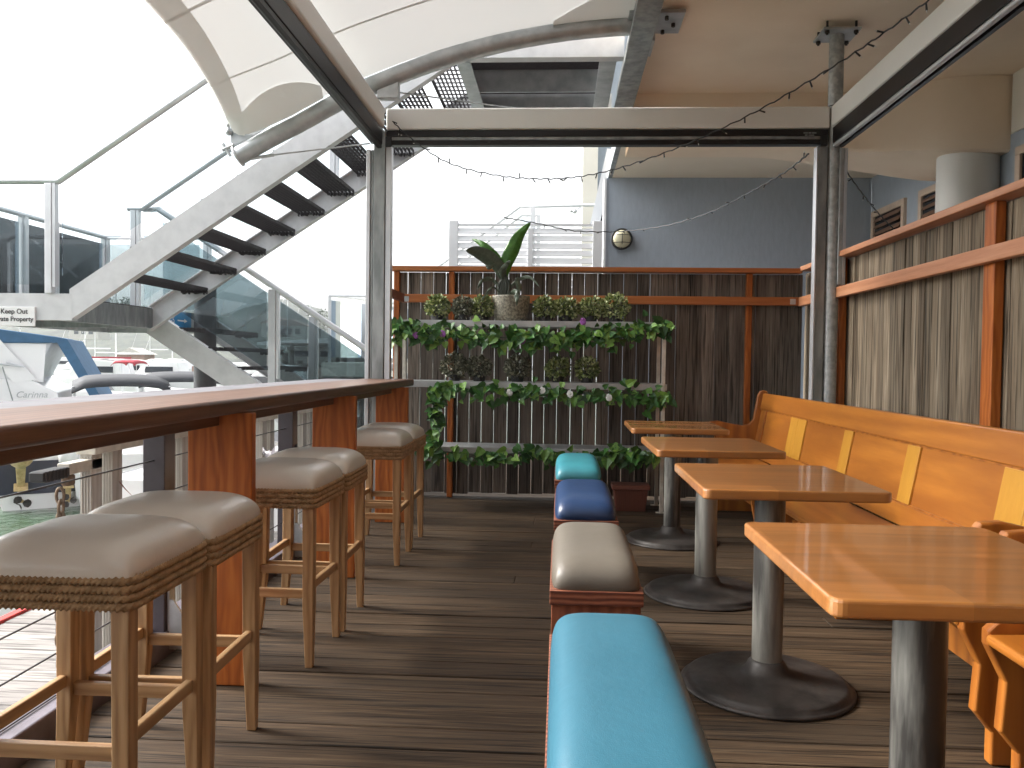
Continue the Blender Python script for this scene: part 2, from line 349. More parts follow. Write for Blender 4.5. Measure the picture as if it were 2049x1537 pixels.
        if solid:
            md = o.modifiers.new('solid', 'SOLIDIFY'); md.thickness = solid; md.offset = 0
        if sub:
            md = o.modifiers.new('sub', 'SUBSURF'); md.levels = md.render_levels = sub
        if bevel:
            md = o.modifiers.new('bevel', 'BEVEL'); md.width = bevel; md.segments = seg; md.limit_method = 'ANGLE'; md.angle_limit = R(50)
            md.harden_normals = False
        return o
def tag(o, label=None, cat=None, group=None, kind=None):
    if label: o['label'] = label
    if cat: o['category'] = cat
    if group: o['group'] = group
    if kind: o['kind'] = kind
    return o
def thing(name, label, cat, loc=(0, 0, 0), group=None):
    o = bpy.data.objects.new(name, None); COL.objects.link(o); o.location = loc; o.empty_display_size = .1
    return tag(o, label, cat, group)
def copy_thing(src, loc, label, rz=0):
    def cp(o, par):
        c = o.copy(); COL.objects.link(c); c.parent = par
        for ch in list(o.children): cp(ch, c)
        return c
    c = cp(src, None); c.location = loc; c.rotation_euler.z = rz
    if label: c['label'] = label
    return c
def text(name, body, size, m, parent, loc, rot=(math.pi/2, 0, 0), ext=.0008, align='LEFT', shear=0):
    cu = bpy.data.curves.new(name, 'FONT'); cu.body = body; cu.size = size; cu.extrude = ext; cu.align_x = align; cu.shear = shear
    cu.offset = size*.012
    t = bpy.data.objects.new(name+'_tmp', cu); COL.objects.link(t); bpy.context.view_layer.update()
    me = bpy.data.meshes.new_from_object(t.evaluated_get(bpy.context.evaluated_depsgraph_get()))
    bpy.data.objects.remove(t); me.materials.clear(); me.materials.append(M[m])
    o = bpy.data.objects.new(name, me); COL.objects.link(o); o.parent = parent; o.location = loc; o.rotation_euler = rot
    return o

# ================================================================== SETTING
# deck floor: boards run across
mb = MB(); y = -2.5; i = 0
rd = random.Random(3)
while y < 10.4:
    wd = .138; gap = rd.choice([.003, .005, .007, .010, .012])
    x0, x1 = -1.52, 4.2
    if i % 3: cuts = [x0, x0+rd.uniform(1.2, 4.2), x1]
    else: cuts = [x0, x1]
    dz = rd.uniform(-.0018, .0018)
    for a, b in zip(cuts, cuts[1:]):
        mb.box(a+.001, b-.001, y, y+wd, -.035, dz+rd.uniform(-.0008, .0008))
    y += wd+gap; i += 1
tag(mb.build('deck', 'deck', bevel=.003, seg=1), kind='structure')
MB().box(-1.5, 4.2, -2.5, 10.4, -.2, -.045).build('deck_underlay', 'pile')['kind'] = 'structure'
# lower dock
mb = MB(); y = -2.5
while y < 10.5:
    mb.box(-3.24, -1.72, y, y+.13, -.45, -.4+rd.uniform(-.002, .002)); y += .137
tag(mb.build('dock', 'dock', bevel=.004, seg=1), kind='structure')
mb = MB().box(-3.3, -3.245, -2.5, 10.5, -.55, -.385)
tag(mb.build('dock_edging', 'red', bevel=.004), kind='structure')
# water
m, n, b = newmat('harbour_water')
v, _ = coords(n, (1, 1, 1), False)
nz = noise(n, v, .9, 8, .6)
b.inputs['Base Color'].default_value = (.035, .075, .035, 1); b.inputs['Roughness'].default_value = .07; b.inputs['Specular IOR Level'].default_value = .9
mr = mixc(n, .5, noise(n, v, 1.6, 6, .6), noise(n, v, 5.5, 4, .55)); bump(n, b, mr, .45, .25)
M['water'] = m
mb = MB(); mb.add([(-520, -40, -1.3), (220, -40, -1.3), (220, 470, -1.3), (-520, 470, -1.3)], [(0, 1, 2, 3)])
tag(mb.build('water', 'water'), kind='structure')
# far shore with wooded hills
def hill(name, pts, Yf, depth, m):
    mb = MB(); rows = []
    xs = [at(p[0], p[1], Yf) for p in pts]
    nx = 220
    for j in range(14):
        t = j/13; row = []
        for i in range(nx+1):
            s = i/nx*(len(xs)-1); k = min(int(s), len(xs)-2); fr = s-k
            X = xs[k].x*(1-fr)+xs[k+1].x*fr; H = xs[k].z*(1-fr)+xs[k+1].z*fr
            g = math.sin(t*math.pi/2)
            nzv = mnoise.noise(Vector((X*.09, t*3, 1)))*2.2+mnoise.noise(Vector((X*.4, t*9, 5)))*1.2
            row.append((X*(1+.25*(t-1)*0), Yf+(t-1)*-depth*0+depth*(t-1)+depth, -1.3+(H+1.3)*g+nzv*g*(.3+.7*g)))
        rows.append(row)
    mb.grid(rows)
    return tag(mb.build(name, m, smooth='all'), kind='structure')
M['hillm'] = plain('wooded_hillside', (.045, .053, .032), .95, 0, (.013, .018, .011), .22, 1.0, .5, isl=0, lo=.4, hi=.6)
hill('hills', [(-700, 540), (-300, 560), (0, 572), (120, 590), (260, 600), (380, 560), (440, 568), (520, 600), (600, 625), (680, 640), (760, 655), (900, 690), (1100, 715)], 330, 120, M['hillm'])

# ================================================================== BUILDING
b0 = thing('waterfront_building', 'blue grey rendered building with peach soffit overhanging the deck on the right', 'building', (2, 9, 0))
L0 = Vector((2, 9, 0))
class WB(MB):      # world-coordinate builder that shifts into its parent's space
    def build(s, name, m, parent=None, **k):
        if parent is not None and parent.parent is None:
            s.v = [p-parent.location for p in s.v]
        elif parent is not None and parent.parent is not None:
            s.v = [p-parent.parent.location for p in s.v]
        return MB.build(s, name, m, parent, **k)
WB().box(.6, 6.5, -2.6, 7.62, 3.6, 3.9).build('ceiling', 'soffit', b0)
# curved bulkhead beam
def zb(X): return 3.14 if X < 1.9 else 3.14-.17*min(1, (X-1.9)/1.6)**1.2
xs = [.6+i*(6.5-.6)/60 for i in range(61)]
mb = WB()
def yb(X): t_ = min(1, max(0, (X-2.5)/.95)); return 7.55-.42*t_*t_*(3-2*t_)
yk = lambda X: 8.0+.25*min(1, max(0, (X-1.7)/1.5))
fr = [[(X, yb(X), 3.66) for X in xs], [(X, yb(X), zb(X)+.02) for X in xs], [(X, yb(X)+.02, zb(X)) for X in xs], [(X, yk(X), zb(X)) for X in xs],
      [(X, yk(X)+.01, zb(X)+.02) for X in xs], [(X, yk(X)+.01, 3.7) for X in xs]]
mb.grid(fr); mb.build('bulkhead_beam', 'soffit', b0, smooth=True)
WB().box(-1.5, 4.3, -2.8, -2.62, -.2, 3.599).build('light_block_wall', 'shutter', b0)  # unseen wall added behind the camera to keep light out and darken front faces
WB().box(.6, 6.5, 8.02, 10.3, 3.39, 3.6).build('rear_soffit', 'soffit2', b0)
WB().box(.53, 3.639, 10.0, 10.2, -.2, 3.39).build('wall', 'bluewall', b0)
SWX = lambda yy: 3.64+.025*(10-yy)
mb = WB()
for (ya_, yb_, zt_) in ((7.3, 10.0, 3.39), (-2.6, 7.299, 3.109)):
    mb.hexa([(SWX(yb_), yb_, -.2), (4.3, yb_, -.2), (4.3, ya_, -.2), (SWX(ya_), ya_, -.2), (SWX(yb_), yb_, zt_), (4.3, yb_, zt_), (4.3, ya_, zt_), (SWX(ya_), ya_, zt_)])
mb.build('side_wall', 'bluewall', b0)
WB().lathe([(.245, 1.0), (.245, 3.05)], (3.51, 7.42, 0), 40).build('column', 'column', b0, smooth=True)
WB().box(3.73, 3.76, 7.0, 7.1, 1.0, 3.0).build('downpipe', 'column', b0, bevel=.02)
WB().box(3.70, 5.5, -2.6, 7.10, 3.11, 3.598).build('pelmet', 'soffit3', b0)
# windows in side wall
def sidewin(y0, y1, z0, z1, lou=True):
    X = lambda yy: 3.64+.025*(10-yy)
    f = WB()
    for (a, b_, c, d) in ((y0, y1, z1-.07, z1), (y0, y0+.07, z0, z1-.071), (y1-.07, y1, z0, z1-.071)):
        f.hexa([(X(a)-.035, a, c), (X(a)+.02, a, c), (X(b_)+.02, b_, c), (X(b_)-.035, b_, c), (X(a)-.035, a, d), (X(a)+.02, a, d), (X(b_)+.02, b_, d), (X(b_)-.035, b_, d)])
    fo = f.build('window', 'trim', b0, bevel=.004)
    g = WB(); g.hexa([(X(y0)-.01, y0+.07, z0), (X(y0)+.02, y0+.07, z0), (X(y1)+.02, y1-.07, z0), (X(y1)-.01, y1-.07, z0),
                      (X(y0)-.01, y0+.07, z1-.07), (X(y0)+.02, y0+.07, z1-.07), (X(y1)+.02, y1-.07, z1-.07), (X(y1)-.01, y1-.07, z1-.07)])
    g.build('pane', 'darkglass', fo)
    if lou:
        l = WB(); z = z0+.03
        while z < z1-.1:
            xm = X((y0+y1)/2)-.03
            l.hexa([(xm-.012, y0+.075, z), (xm+.02, y0+.075, z+.045), (xm+.02, y1-.075, z+.045), (xm-.012, y1-.075, z),
                    (xm-.012, y0+.075, z+.012), (xm+.02, y0+.075, z+.057), (xm+.02, y1-.075, z+.057), (xm-.012, y1-.075, z+.012)]); z += .075
        l.build('louvre', 'shutter', fo)
sidewin(9.05, 9.92, 1.6, 2.97); sidewin(7.75, 8.72, 1.6, 2.97); sidewin(5.6, 7.0, 1.6, 2.97, False)
# white trim strip at the corner and gable piece beyond
mb = WB(); mb.box(.50, .53, 9.98, 10.2, 1.5, 3.38); mb.build('corner_trim', 'alu_w', b0)
WB().box(.545, .597, -2.6, 10.3, 3.395, 3.595).build('fascia', 'galv_d', b0)

# neighbouring block behind
b2 = thing('distant_block', 'cream and blue building edge seen past the corner of the blue wall', 'building', (.8, 15, 0))
p = at(1180, 300, 15); q = at(1165, 560, 15)
WB().box(p.x-.12, p.x+.15, 15, 15.4, 1, 8).build('wall', 'soffit3', b2)
WB().box(p.x+.15, p.x+1.5, 15.2, 15.6, 1, 8).build('side_wall', 'bluewall', b2)
w2 = WB().box(p.x+.2, p.x+.55, 15.17, 15.198, 3.3, 4.5).build('window', 'darkglass', b2)
mb = WB(); a0 = at(1224, 300, 10.6); a1 = at(1190, 450, 10.6)
mb.bar(a0, a1, .12, .05, (0, 1, 0)); mb.build('raking_barge_board', 'alu_w', b2)
mb = WB(); a = at(1150, 423, 14.8); mb.ball(a, .045, 8); mb.ball(a+Vector((-.06, 0, .01)), .035, 8); mb.tube([a, a+Vector((.12, .05, .1))], .012, 6)
mb.build('floodlight', 'alu', b2, smooth='all')

# ceiling-edge steel channel and bracket
ce = thing('edge_beam', 'grey galvanised steel channel bolted along the soffit edge above the stairs', 'beam', (.55, 5, 3.4))
mb = WB(); mb.box(.47, .543, 3.0, 7.45, 3.40, 3.59); mb.box(.44, .60, 3.0, 7.45, 3.37, 3.40)
mb.build('channel', 'galv_d', ce, bevel=.004)
mb = WB(); mb.box(.44, .82, 5.72, 6.08, 3.555, 3.58); mb.box(.60, .62, 5.75, 6.05, 3.38, 3.553); mb.build('bracket', 'galv', ce, bevel=.003)
mb = WB()
for (x, yy) in ((.70, 5.78), (.76, 5.9), (.70, 6.02)): WB().lathe([(.014, 3.53), (.014, 3.555)], (x, yy, 0), 6).build('bolt', 'castiron', ce)

# ================================================================== PERGOLA FRAME
XL, XR, YF = -1.36, 1.95, 6.1
pf = thing('pergola_frame', 'cream beams on a grey steel post and a round galvanised pole framing the deck', 'frame', (0, YF, 0))
WB().box(XL-.03, XL+.055, YF-.05, YF+.05, 0, 2.86).build('post', 'galv_d', pf, bevel=.004)
WB().lathe([(.051, 0), (.051, 3.54)], (XR, YF, 0), 28).build('pole', 'pole_g', pf, smooth=True)
mb = WB(); mb.box(XR-.13, XR+.13, YF-.13, YF+.13, 3.535, 3.55)
mb.build('cap_plate', 'galv', pf, bevel=.003)
mb = WB()
for sx in (-.1, .1):
    for sy in (-.1, .1):
        mb = WB(); mb.lathe([(.009, 3.505), (.009, 3.6)], (XR+sx, YF+sy, 0), 8); mb.lathe([(.017, 3.515), (.017, 3.534)], (XR+sx, YF+sy, 0), 6); mb.build('bolt', 'castiron', pf)
WB().box(XL+.06, XR-.052, YF-.055, YF+.055, 2.865, 3.02).build('beam', 'white', pf, bevel=.012, seg=3)
WB().box(XL-.05, XL+.055, -2.4, YF-.06, 2.865, 3.03).build('beam', 'white', pf, bevel=.03, seg=4)
WB().box(XR-.045, XR+.055, -2.4, YF-.054, 2.865, 3.02).build('beam', 'white', pf, bevel=.012, seg=3)
mb = WB(); mb.tube([(XR+.0515*math.cos(a), YF+.0515*math.sin(a), 3.03) for a in [k*math.pi/10 for k in range(21)]], .004, 5); mb.build('joint_ring', 'blackrub', pf)
# faint maker's plate marks on the beam
mb = WB()
p = at(1608, 266, YF-.058)
for k, (dx, wl) in enumerate(((0, .03), (.035, .02), (.06, .03))): mb.box(p.x+dx, p.x+dx+wl, YF-.0575, YF-.0555, p.z-.004, p.z+.004)
for k, (dx, wl) in enumerate(((.01, .018), (.035, .04))): mb.box(p.x+dx, p.x+dx+wl, YF-.0575, YF-.0555, p.z-.02, p.z-.012)
mb.build('stamp', 'galv_d', pf)

def blind(label, x0, x1, y0, y1, along):
    t = thing('roller_blind', label, 'blind', ((x0+x1)/2, (y0+y1)/2, 2.8), 'rolled up clear blinds under the beams')
    if along == 'x':
        WB().box(x0, x1, y0, y1, 2.815, 2.86).build('track', 'black', t, bevel=.004)
        WB().box(x0, x1, y0+.012, y1-.01, 2.793, 2.8145).build('slat', 'galv_d', t)
        WB().box(x0+.02, x1-.02, y0+.006, y1-.005, 2.755, 2.790).build('bottom_bar', 'black', t, bevel=.006)
        for e_ in (x0-.005, x1-.05): WB().box(e_, e_+.045, y0-.01, y0+.03, 2.74, 2.815).build('end_cap', 'blackrub', t, bevel=.004)
        mb = WB()
        for xx in (-.55, .32, 1.25): mb.box(xx, xx+.018, y0-.003, y0+.01, 2.768, 2.782)
        mb.build('clip', 'blackrub', t)
    else:
        WB().box(x0, x1, y0, y1, 2.75, 2.86).build('track', 'black', t, bevel=.004)
        WB().tube([(x0+.02*(1 if along == 'r' else 2.5), y0, 2.737), (x0+.02*(1 if along == 'r' else 2.5), y1, 2.737)], .017, 10).build('bottom_bar', 'alu' if along == 'r' else 'black', t, smooth=True)
        WB().box(x0+.05, x1-.005, y0, y1, 2.722, 2.748).build('seal', 'black', t)
    return t
blind('dark rolled blind under the far cross beam', XL+.06, XR-.06, YF-.045, YF+.045, 'x')
blind('dark rolled blind under the left beam', XL-.04, XL+.04, -2.4, YF-.08, 'l')
blind('dark rolled blind with silver bottom bar under the right beam', XR-.04, XR+.04, -2.4, YF-.08, 'r')
# aluminium side tracks
def strack(label, boxes):
    t = thing('side_track', label, 'track', (boxes[0][0], boxes[0][2], 1), 'aluminium blind tracks on the posts')
    for (x0, x1, y0, y1, z0, z1, mm) in boxes: WB().box(x0, x1, y0, y1, z0, z1).build('channel', mm, t, bevel=.003)
strack('double aluminium blind track on both sides of the left post', [(XL-.085, XL-.055, YF-.05, YF+.03, 0, 2.72, 'alu'), (XL-.052, XL-.034, YF-.04, YF+.03, 0, 2.72, 'galv_d'), (XL+.058, XL+.10, YF-.04, YF+.03, 0, 2.75, 'alu')])
strack('slim grey blind track left of the round pole', [(XR-.135, XR-.122, YF-.04, YF+.03, 0, 2.74, 'alu'), (XR-.12, XR-.056, YF-.035, YF+.03, 0, 2.74, 'galv_d')])
strack('short aluminium blind track ending halfway down the round pole', [(XR+.053, XR+.075, YF-.07, YF-.03, 1.75, 2.72, 'alu'), (XR+.02, XR+.05, YF-.075, YF-.055, 1.75, 2.72, 'galv')])

# ================================================================== SHADE CANOPY
YA = 5.9
sp = thing('shade_canopy', 'off white tensioned membrane canopy on a curved galvanised pipe arch', 'canopy', (-1, YA, 3))
pipe_px = [(478, 312), (540, 277), (600, 246), (670, 207), (740, 173), (850, 130), (940, 102), (1030, 80), (1130, 63), (1215, 54), (1272, 51)]
arch = [at(px, py, YA) for px, py in pipe_px]
def interp(pts, n):
    out = []
    for i in range(len(pts)-1):
        p0 = pts[max(i-1, 0)]; p1 = pts[i]; p2 = pts[i+1]; p3 = pts[min(i+2, len(pts)-1)]
        for k in range(n):
            t = k/n
            out.append(.5*((2*p1)+(-p0+p2)*t+(2*p0-5*p1+4*p2-p3)*t*t+(-p0+3*p1-3*p2+p3)*t**3))
    out.append(pts[-1]); return out
archs = interp(arch, 5)
WB().tube(archs, .066, 20).build('arch_pipe', 'galv', sp, smooth=True)
e0 = archs[0]; ed = (archs[0]-archs[2]).normalized()
mb = WB(); mb.tube([e0+ed*.0, e0+ed*.012], .078, 24); mb.build('end_plate', 'galv_l', sp, smooth=True)
def zarch(X):
    for a, b in zip(archs, archs[1:]):
        if a.x <= X <= b.x: return a.z+(b.z-a.z)*(X-a.x)/(b.x-a.x)
    return archs[-1].z if X > archs[-1].x else archs[0].z
edge_px = [((456, 243), 5.86), ((430, 188), 5.25), ((402, 140), 4.72), ((362, 82), 4.2), ((290, 0), 3.64)]
eL = [at(p[0], p[1], Y) for p, Y in edge_px]
eL += [Vector((-1.84, 3.0, 2.78)), Vector((-1.95, 2.2, 2.82)), Vector((-2.2, 1.2, 2.9)), Vector((-2.5, .2, 3.0))]
eLs = interp(eL, 6)
rows = []; NX = 30
for e in eLs:
    v = (5.86-e.y)/5.66; sag = .10*math.sin(math.pi*min(max(v, 0), 1)); row = []
    XRr = .50
    kk = .022+.35*min(1, max(0, v)/.12)
    for i in range(NX+1):
        s = (i/NX)**1.25; X = e.x+(XRr-e.x)*s
        Xa = arch[0].x+(XRr-arch[0].x)*s
        zz = zarch(Xa)+.045
        lift = (e.z-(zarch(arch[0].x)+.045))*math.exp(-s/kk)
        row.append(Vector((X, e.y+.0*s, zz+lift-sag*(1-(2*s-1)**2)*.6)))
    rows.append(row)
WB().grid(rows).build('membrane', 'fabric', sp, smooth='all')
def surf(yq, s, dz=-.006):
    for a, b in zip(rows, rows[1:]):
        if a[0].y >= yq >= b[0].y:
            t = (a[0].y-yq)/max(1e-6, a[0].y-b[0].y); sn = s**.8*NX; i = min(int(sn), NX-1); f = sn-i
            p = a[i].lerp(a[i+1], f).lerp(b[i].lerp(b[i+1], f), t); return p+Vector((0, 0, dz))
    return rows[-1][int(s**.8*NX)]+Vector((0, 0, dz))
for yq, wd in ((5.05, .035), (3.9, .035), (2.6, .035)):
    mb = WB(); mb.grid([[surf(yq+wd/2, s/40) for s in range(41)], [surf(yq-wd/2, s/40) for s in range(41)]])
    mb.build('seam', 'fabric_s', sp, smooth='all')
mb = WB(); rws = []
for rrow in rows[:-1]:
    L = (rrow[-1]-rrow[0]).length
    rws.append([surf(rrow[0].y, s*.13/L/3, -.009) for s in range(4)])
mb.grid(rws); mb.build('edge_band', 'fabric2', sp, smooth='all')
mb = WB(); rws = []
for j in range(5):
    rws.append([surf(5.85-.42*(j/4)*math.sin(math.pi*(.15+.85*(1-s/10))), s/10*.24, -.013) for s in range(11)])
mb.grid(rws); mb.build('corner_patch', 'fabric2', sp, smooth='all')
mb = WB(); rws = []
for j in range(5):
    rws.append([surf(5.85-.5*(j/4)*math.sin(math.pi*(.1+.9*(s/10))*.5), .8+s/10*.199, -.013) for s in range(11)])
mb.grid(rws); mb.build('corner_patch', 'fabric2', sp, smooth='all')
# fin plate joining pipe end and membrane corner
P_ = lambda x, y, d=0: at(x, y, YA-.0+d)
mb = WB(); out = [P_(463, 253), P_(486, 247), P_(510, 249), P_(532, 256), P_(500, 278), P_(470, 290), P_(463, 286)]
n_ = len(out); vs = [p+Vector((0, -.008, 0)) for p in out]+[p+Vector((0, .008, 0)) for p in out]
mb.add(vs, [tuple(range(n_)), tuple(range(n_, 2*n_))[::-1]]+[(i, n_+i, n_+(i+1) % n_, (i+1) % n_) for i in range(n_)])
mb.build('fin_plate', 'galv', sp)
mb = WB(); mb.tube([P_(457, 235, -.02), P_(458, 268, -.02)], .012, 8); mb.ball(P_(458, 264, -.02), .028, 8); mb.ball(P_(457, 250, -.02), .02, 8)
mb.tube([P_(445, 300, -.02), P_(468, 290, -.02)], .014, 8); mb.tube([P_(446, 288, -.02), P_(461, 312, -.02)], .012, 8)
mb.build('shackle', 'galv', sp, smooth=True)
# bracket to the frame corner
mb = WB(); c0 = at(788, 172, YA+.02); mb.box(c0.x-.11, c0.x+.04, YA-.03, YA+.05, 3.04, 3.22); mb.build('saddle_bracket', 'galv', sp, bevel=.004)
mb = WB(); mb.tube([at(500, 318, YA), at(548, 310, YA+.02)], .012, 8); mb.tube([at(548, 310, YA+.02), at(741, 287, YF-.02)], .0055, 6); mb.build('tie_rod', 'galv', sp)
mb = WB(); mb.tube([at(797, 185, YA+.06), at(1000, 213, 6.2), at(1215, 234, 6.35)], .0055, 6); mb.build('tie_rod', 'galv_d', sp)
mb = WB(); mb.tube(interp([at(1060, 238, 6.3), at(1120, 232, 6.32), at(1180, 233, 6.34), at(1222, 238, 6.36)], 5), .008, 6); mb.tube(interp([at(1130, 231, 6.36), at(1175, 237, 6.36), at(1228, 232, 6.38)], 5), .012, 6)
tag(mb.build('power_cable', 'wire'), 'black cable bundle lying along the beam under the steel platform', 'cable')

# ================================================================== OUTSIDE STAIRCASE
Y1, Y2, Y3 = 6.3, 7.85, 9.4
SL = .66
st = thing('steel_staircase', 'galvanised staircase with open grated treads and tinted glass balustrades climbing outside the deck', 'staircase', (-4, 7, 0))
def stringer(Y, X0, z0, X1, sl, h=.205, m='galv_l', th=.012, fl=.075, side=1):
    z1 = z0+sl*(X1-X0); hv = h*math.sqrt(1+sl*sl)
    mb = WB()
    mb.hexa([(X0, Y-th/2, z0), (X1, Y-th/2, z1), (X1, Y+th/2, z1), (X0, Y+th/2, z0), (X0, Y-th/2, z0+hv), (X1, Y-th/2, z1+hv), (X1, Y+th/2, z1+hv), (X0, Y+th/2, z0+hv)])
    y0, y1 = (Y+th/2, Y+fl) if side > 0 else (Y-fl, Y-th/2)
    for zz in (0, hv-.012):
        mb.hexa([(X0, y0, z0+zz), (X1, y0, z1+zz), (X1, y1, z1+zz), (X0, y1, z0+zz), (X0, y0, z0+zz+.012), (X1, y0, z1+zz+.012), (X1, y1, z1+zz+.012), (X0, y1, z0+zz+.012)])
    return mb.build('stringer', m, st)
XB = -3.86
stringer(Y1, XB, 1.45, -.83, SL); stringer(Y2, XB-.12, 1.42, -.83, SL, side=-1)
# landing
def beam(a, b, w, h, m='galv_l', name='landing_beam'): return WB().bar(a, b, w, h).build(name, m, st)
mb = WB(); mb.box(-5.35, XB+.02, Y1-.007, Y1+.007, 1.45, 1.66); mb.box(-5.35, XB+.02, Y1+.008, Y1+.07, 1.45, 1.462); mb.build('landing_beam', 'galv_l', st)
mb = WB(); mb.box(-5.35, -5.3, Y1+.01, Y3, 1.45, 1.66); mb.build('landing_beam', 'galv', st)
mb = WB(); mb.box(-5.35, -4.02, Y3, Y3+.05, 1.45, 1.66); mb.build('landing_beam', 'galv', st)
mb = WB(); mb.box(-4.02, -3.97, Y1+.01, Y3, 1.45, 1.64); mb.build('landing_beam', 'galv_d', st)
mb = WB(); mb.box(-5.3, -4.02, Y2-.03, Y2+.03, 1.45, 1.62); mb.build('landing_beam', 'galv_d', st)
mb = WB()
yy = Y1+.02
while yy < Y3: mb.box(-5.29, -4.02, yy, yy+.006, 1.622, 1.655); yy += .034
mb.build('landing_grating', 'grate', st)
# treads
def tread(x, z, y0, y1):
    mb = WB()
    for k in range(8):
        xx = x-.13+k*.036
        mb.box(xx, xx+.005, y0, y1-.05-.012*(k % 2), z-.03, z)
    mb.box(x-.14, x-.132, y0, y1-.02, z-.035, z+.002)
    yy = y0+.1
    while yy < y1-.05: mb.box(x-.128, x+.13, yy, yy+.005, z-.012, z-.002); yy += .1
    rr = random.Random(int(z*1000))
    for k in range(18):
        xx = x-.12+k*.0145; dd = rr.uniform(.02, .07)
        mb.box(xx, xx+.004, y1-.11, y1-.09+dd*.3, z-.044-dd*.35, z-.03)
    o = mb.build('tread', 'grate', st)
    b_ = WB().box(x-.12, x+.12, y1-.045, y1-.008, z-.03, z-.018); b_.build('cleat', 'galv', o)
rise = (3.72-1.655)/11
for i in range(1, 11):
    z = 1.655+rise*i; tread(XB+(z-1.60)/SL-.03, z, Y1+.01, Y2)
# upper platform
mb = WB(); mb.box(-.83, .45, Y1-.01, Y1+.01, 3.47, 3.78); mb.box(-.83, .45, Y1+.011, Y1+.09, 3.47, 3.485); mb.build('platform_beam', 'galv_l', st)
mb = WB(); mb.box(-.83, -.79, Y1+.012, Y2, 3.486, 3.7); mb.box(-.83, -.72, Y1+.012, Y2, 3.47, 3.485); mb.build('platform_beam', 'galv', st)
mb = WB(); mb.box(.30, .36, Y1+.012, Y2, 3.49, 3.7); mb.box(.27, .40, Y1+.092, Y2, 3.47, 3.488); mb.build('platform_beam', 'galv', st)
mb = WB(); mb.box(-.83, .45, Y2, Y2+.02, 3.47, 3.7); mb.box(-.83, .45, Y2-.08, Y2-.001, 3.47, 3.485); mb.box(-.79, .3, 7.18, 7.2, 3.5, 3.69); mb.build('platform_beam', 'galv', st)
mb = WB()
yy = Y1+.03
while yy < Y2-.01: mb.box(-.788, .298, yy, yy+.012, 3.69, 3.72); yy += .028
mb.build('platform_grating', 'grate', st)
mb = WB(); mb.box(-.60, .42, Y2+.25, Y2+.27, 3.42, 3.62); mb.box(-.60, .42, Y2+.0, Y2+.25, 3.44, 3.45); mb.box(-.2, -.17, Y2+.02, Y2+.25, 3.452, 3.6); mb.build('platform_beam', 'galv_d', st)
# lower flight
def fl2(Y, side):
    stringer(Y, -4.06, 1.40+.0, -1.1, -.65, h=.22, m='galv_l', side=side)
fl2(Y2+.06, 1); fl2(Y3, -1)
for i in range(1, 9):
    z = 1.655-.19*i; x = -3.9+.19*i/.65
    tread(x, z, Y2+.08, Y3)
# rails, posts, glass
def rail(pts, r=.026): WB().tube(pts, r, 10).build('handrail', 'alu', st, smooth=True)
def gpost(x, y, z0, z1, w=.055): 
    o = WB().box(x-w/2, x+w/2, y-.03, y+.03, z0, z1).build('rail_post', 'alu', st, bevel=.004)
    WB().box(x+w/2+.004, x+w/2+.028, y-.025, y+.025, z0+.05, z1).build('glazing_bead', 'alu', o)
def glass(p, m='glass'): # 4 corners, thin slab
    mb = WB(); p = [Vector(q) for q in p]; nn = (p[1]-p[0]).cross(p[3]-p[0]).normalized()*.004
    mb.hexa([q-nn for q in p]+[q+nn for q in p]); mb.build('glass_panel', m, st)
ZR = 2.56
rail([(-5.6, Y1, ZR-.02), (-3.95, Y1, ZR-.02), (-3.95+2.6, Y1, ZR-.02+2.6*SL)])
rail([(-4.22, Y2, ZR+.05), (-4.08, Y2, ZR+.05), (-4.08+2.9, Y2, ZR+.05+2.9*SL)])
gpost(-4.02, Y1, 1.66, ZR-.04); gpost(-4.16, Y2, 1.5, ZR+.03)
gpost(-2.1, Y1, 2.9, 3.7); gpost(-2.2, Y2, 2.8, 3.75)
glass([(-5.6, Y1, 1.73), (-4.06, Y1, 1.73), (-4.06, Y1, ZR-.09), (-5.6, Y1, ZR-.09)], 'glass_c')
glass([(-3.92, Y1, 1.80), (-1.5, Y1, 1.80+2.42*SL), (-1.5, Y1, ZR-.1+2.42*SL), (-3.92, Y1, ZR-.1)], 'glass_c')
glass([(-4.06, Y2, 1.72), (-1.5, Y2, 1.72+2.56*SL), (-1.5, Y2, ZR-.03+2.56*SL), (-4.06, Y2, ZR-.03)], 'glass_c')
rail([(-5.33, Y1, ZR), (-5.33, Y3, ZR), (-4.2, Y3, ZR), (-1.0, Y3, ZR-3.2*.65)])
for yy in (6.9, 7.9, 8.4, Y3-.02): gpost(-5.33, yy, 1.62, ZR-.02)
gpost(-4.12, Y3, 1.5, ZR-.02)
glass([(-5.33, Y1+.1, 1.72), (-5.33, 7.85, 1.72), (-5.33, 7.85, ZR-.08), (-5.33, Y1+.1, ZR-.08)])
glass([(-5.33, 7.95, 1.72), (-5.33, Y3-.06, 1.72), (-5.33, Y3-.06, ZR-.08), (-5.33, 7.95, ZR-.08)])
glass([(-5.28, Y3, 1.72), (-4.2, Y3, 1.72), (-4.2, Y3, ZR-.08), (-5.28, Y3, ZR-.08)])
Yn = Y2+.06
rail([(-4.1, Yn, ZR+.06), (-3.95, Yn, ZR+.06), (-.9, Yn, ZR+.06-3.05*.65)], .03)
zr = lambda X: ZR+.06-(X+3.95)*.65
zf = lambda X: ZR-(X+4.2)*.65
for X in (-2.80, -1.75): gpost(X, Yn, zr(X)-.95, zr(X)-.03, .075)
for X in (-2.86, -1.75): gpost(X, Y3, zf(X)-.95, zf(X)-.03, .075)
for a, b in ((-3.9, -2.86), (-2.72, -1.8)):
    glass([(a, Yn, zr(a)-.85), (b, Yn, zr(b)-.85), (b, Yn, zr(b)-.1), (a, Yn, zr(a)-.1)])
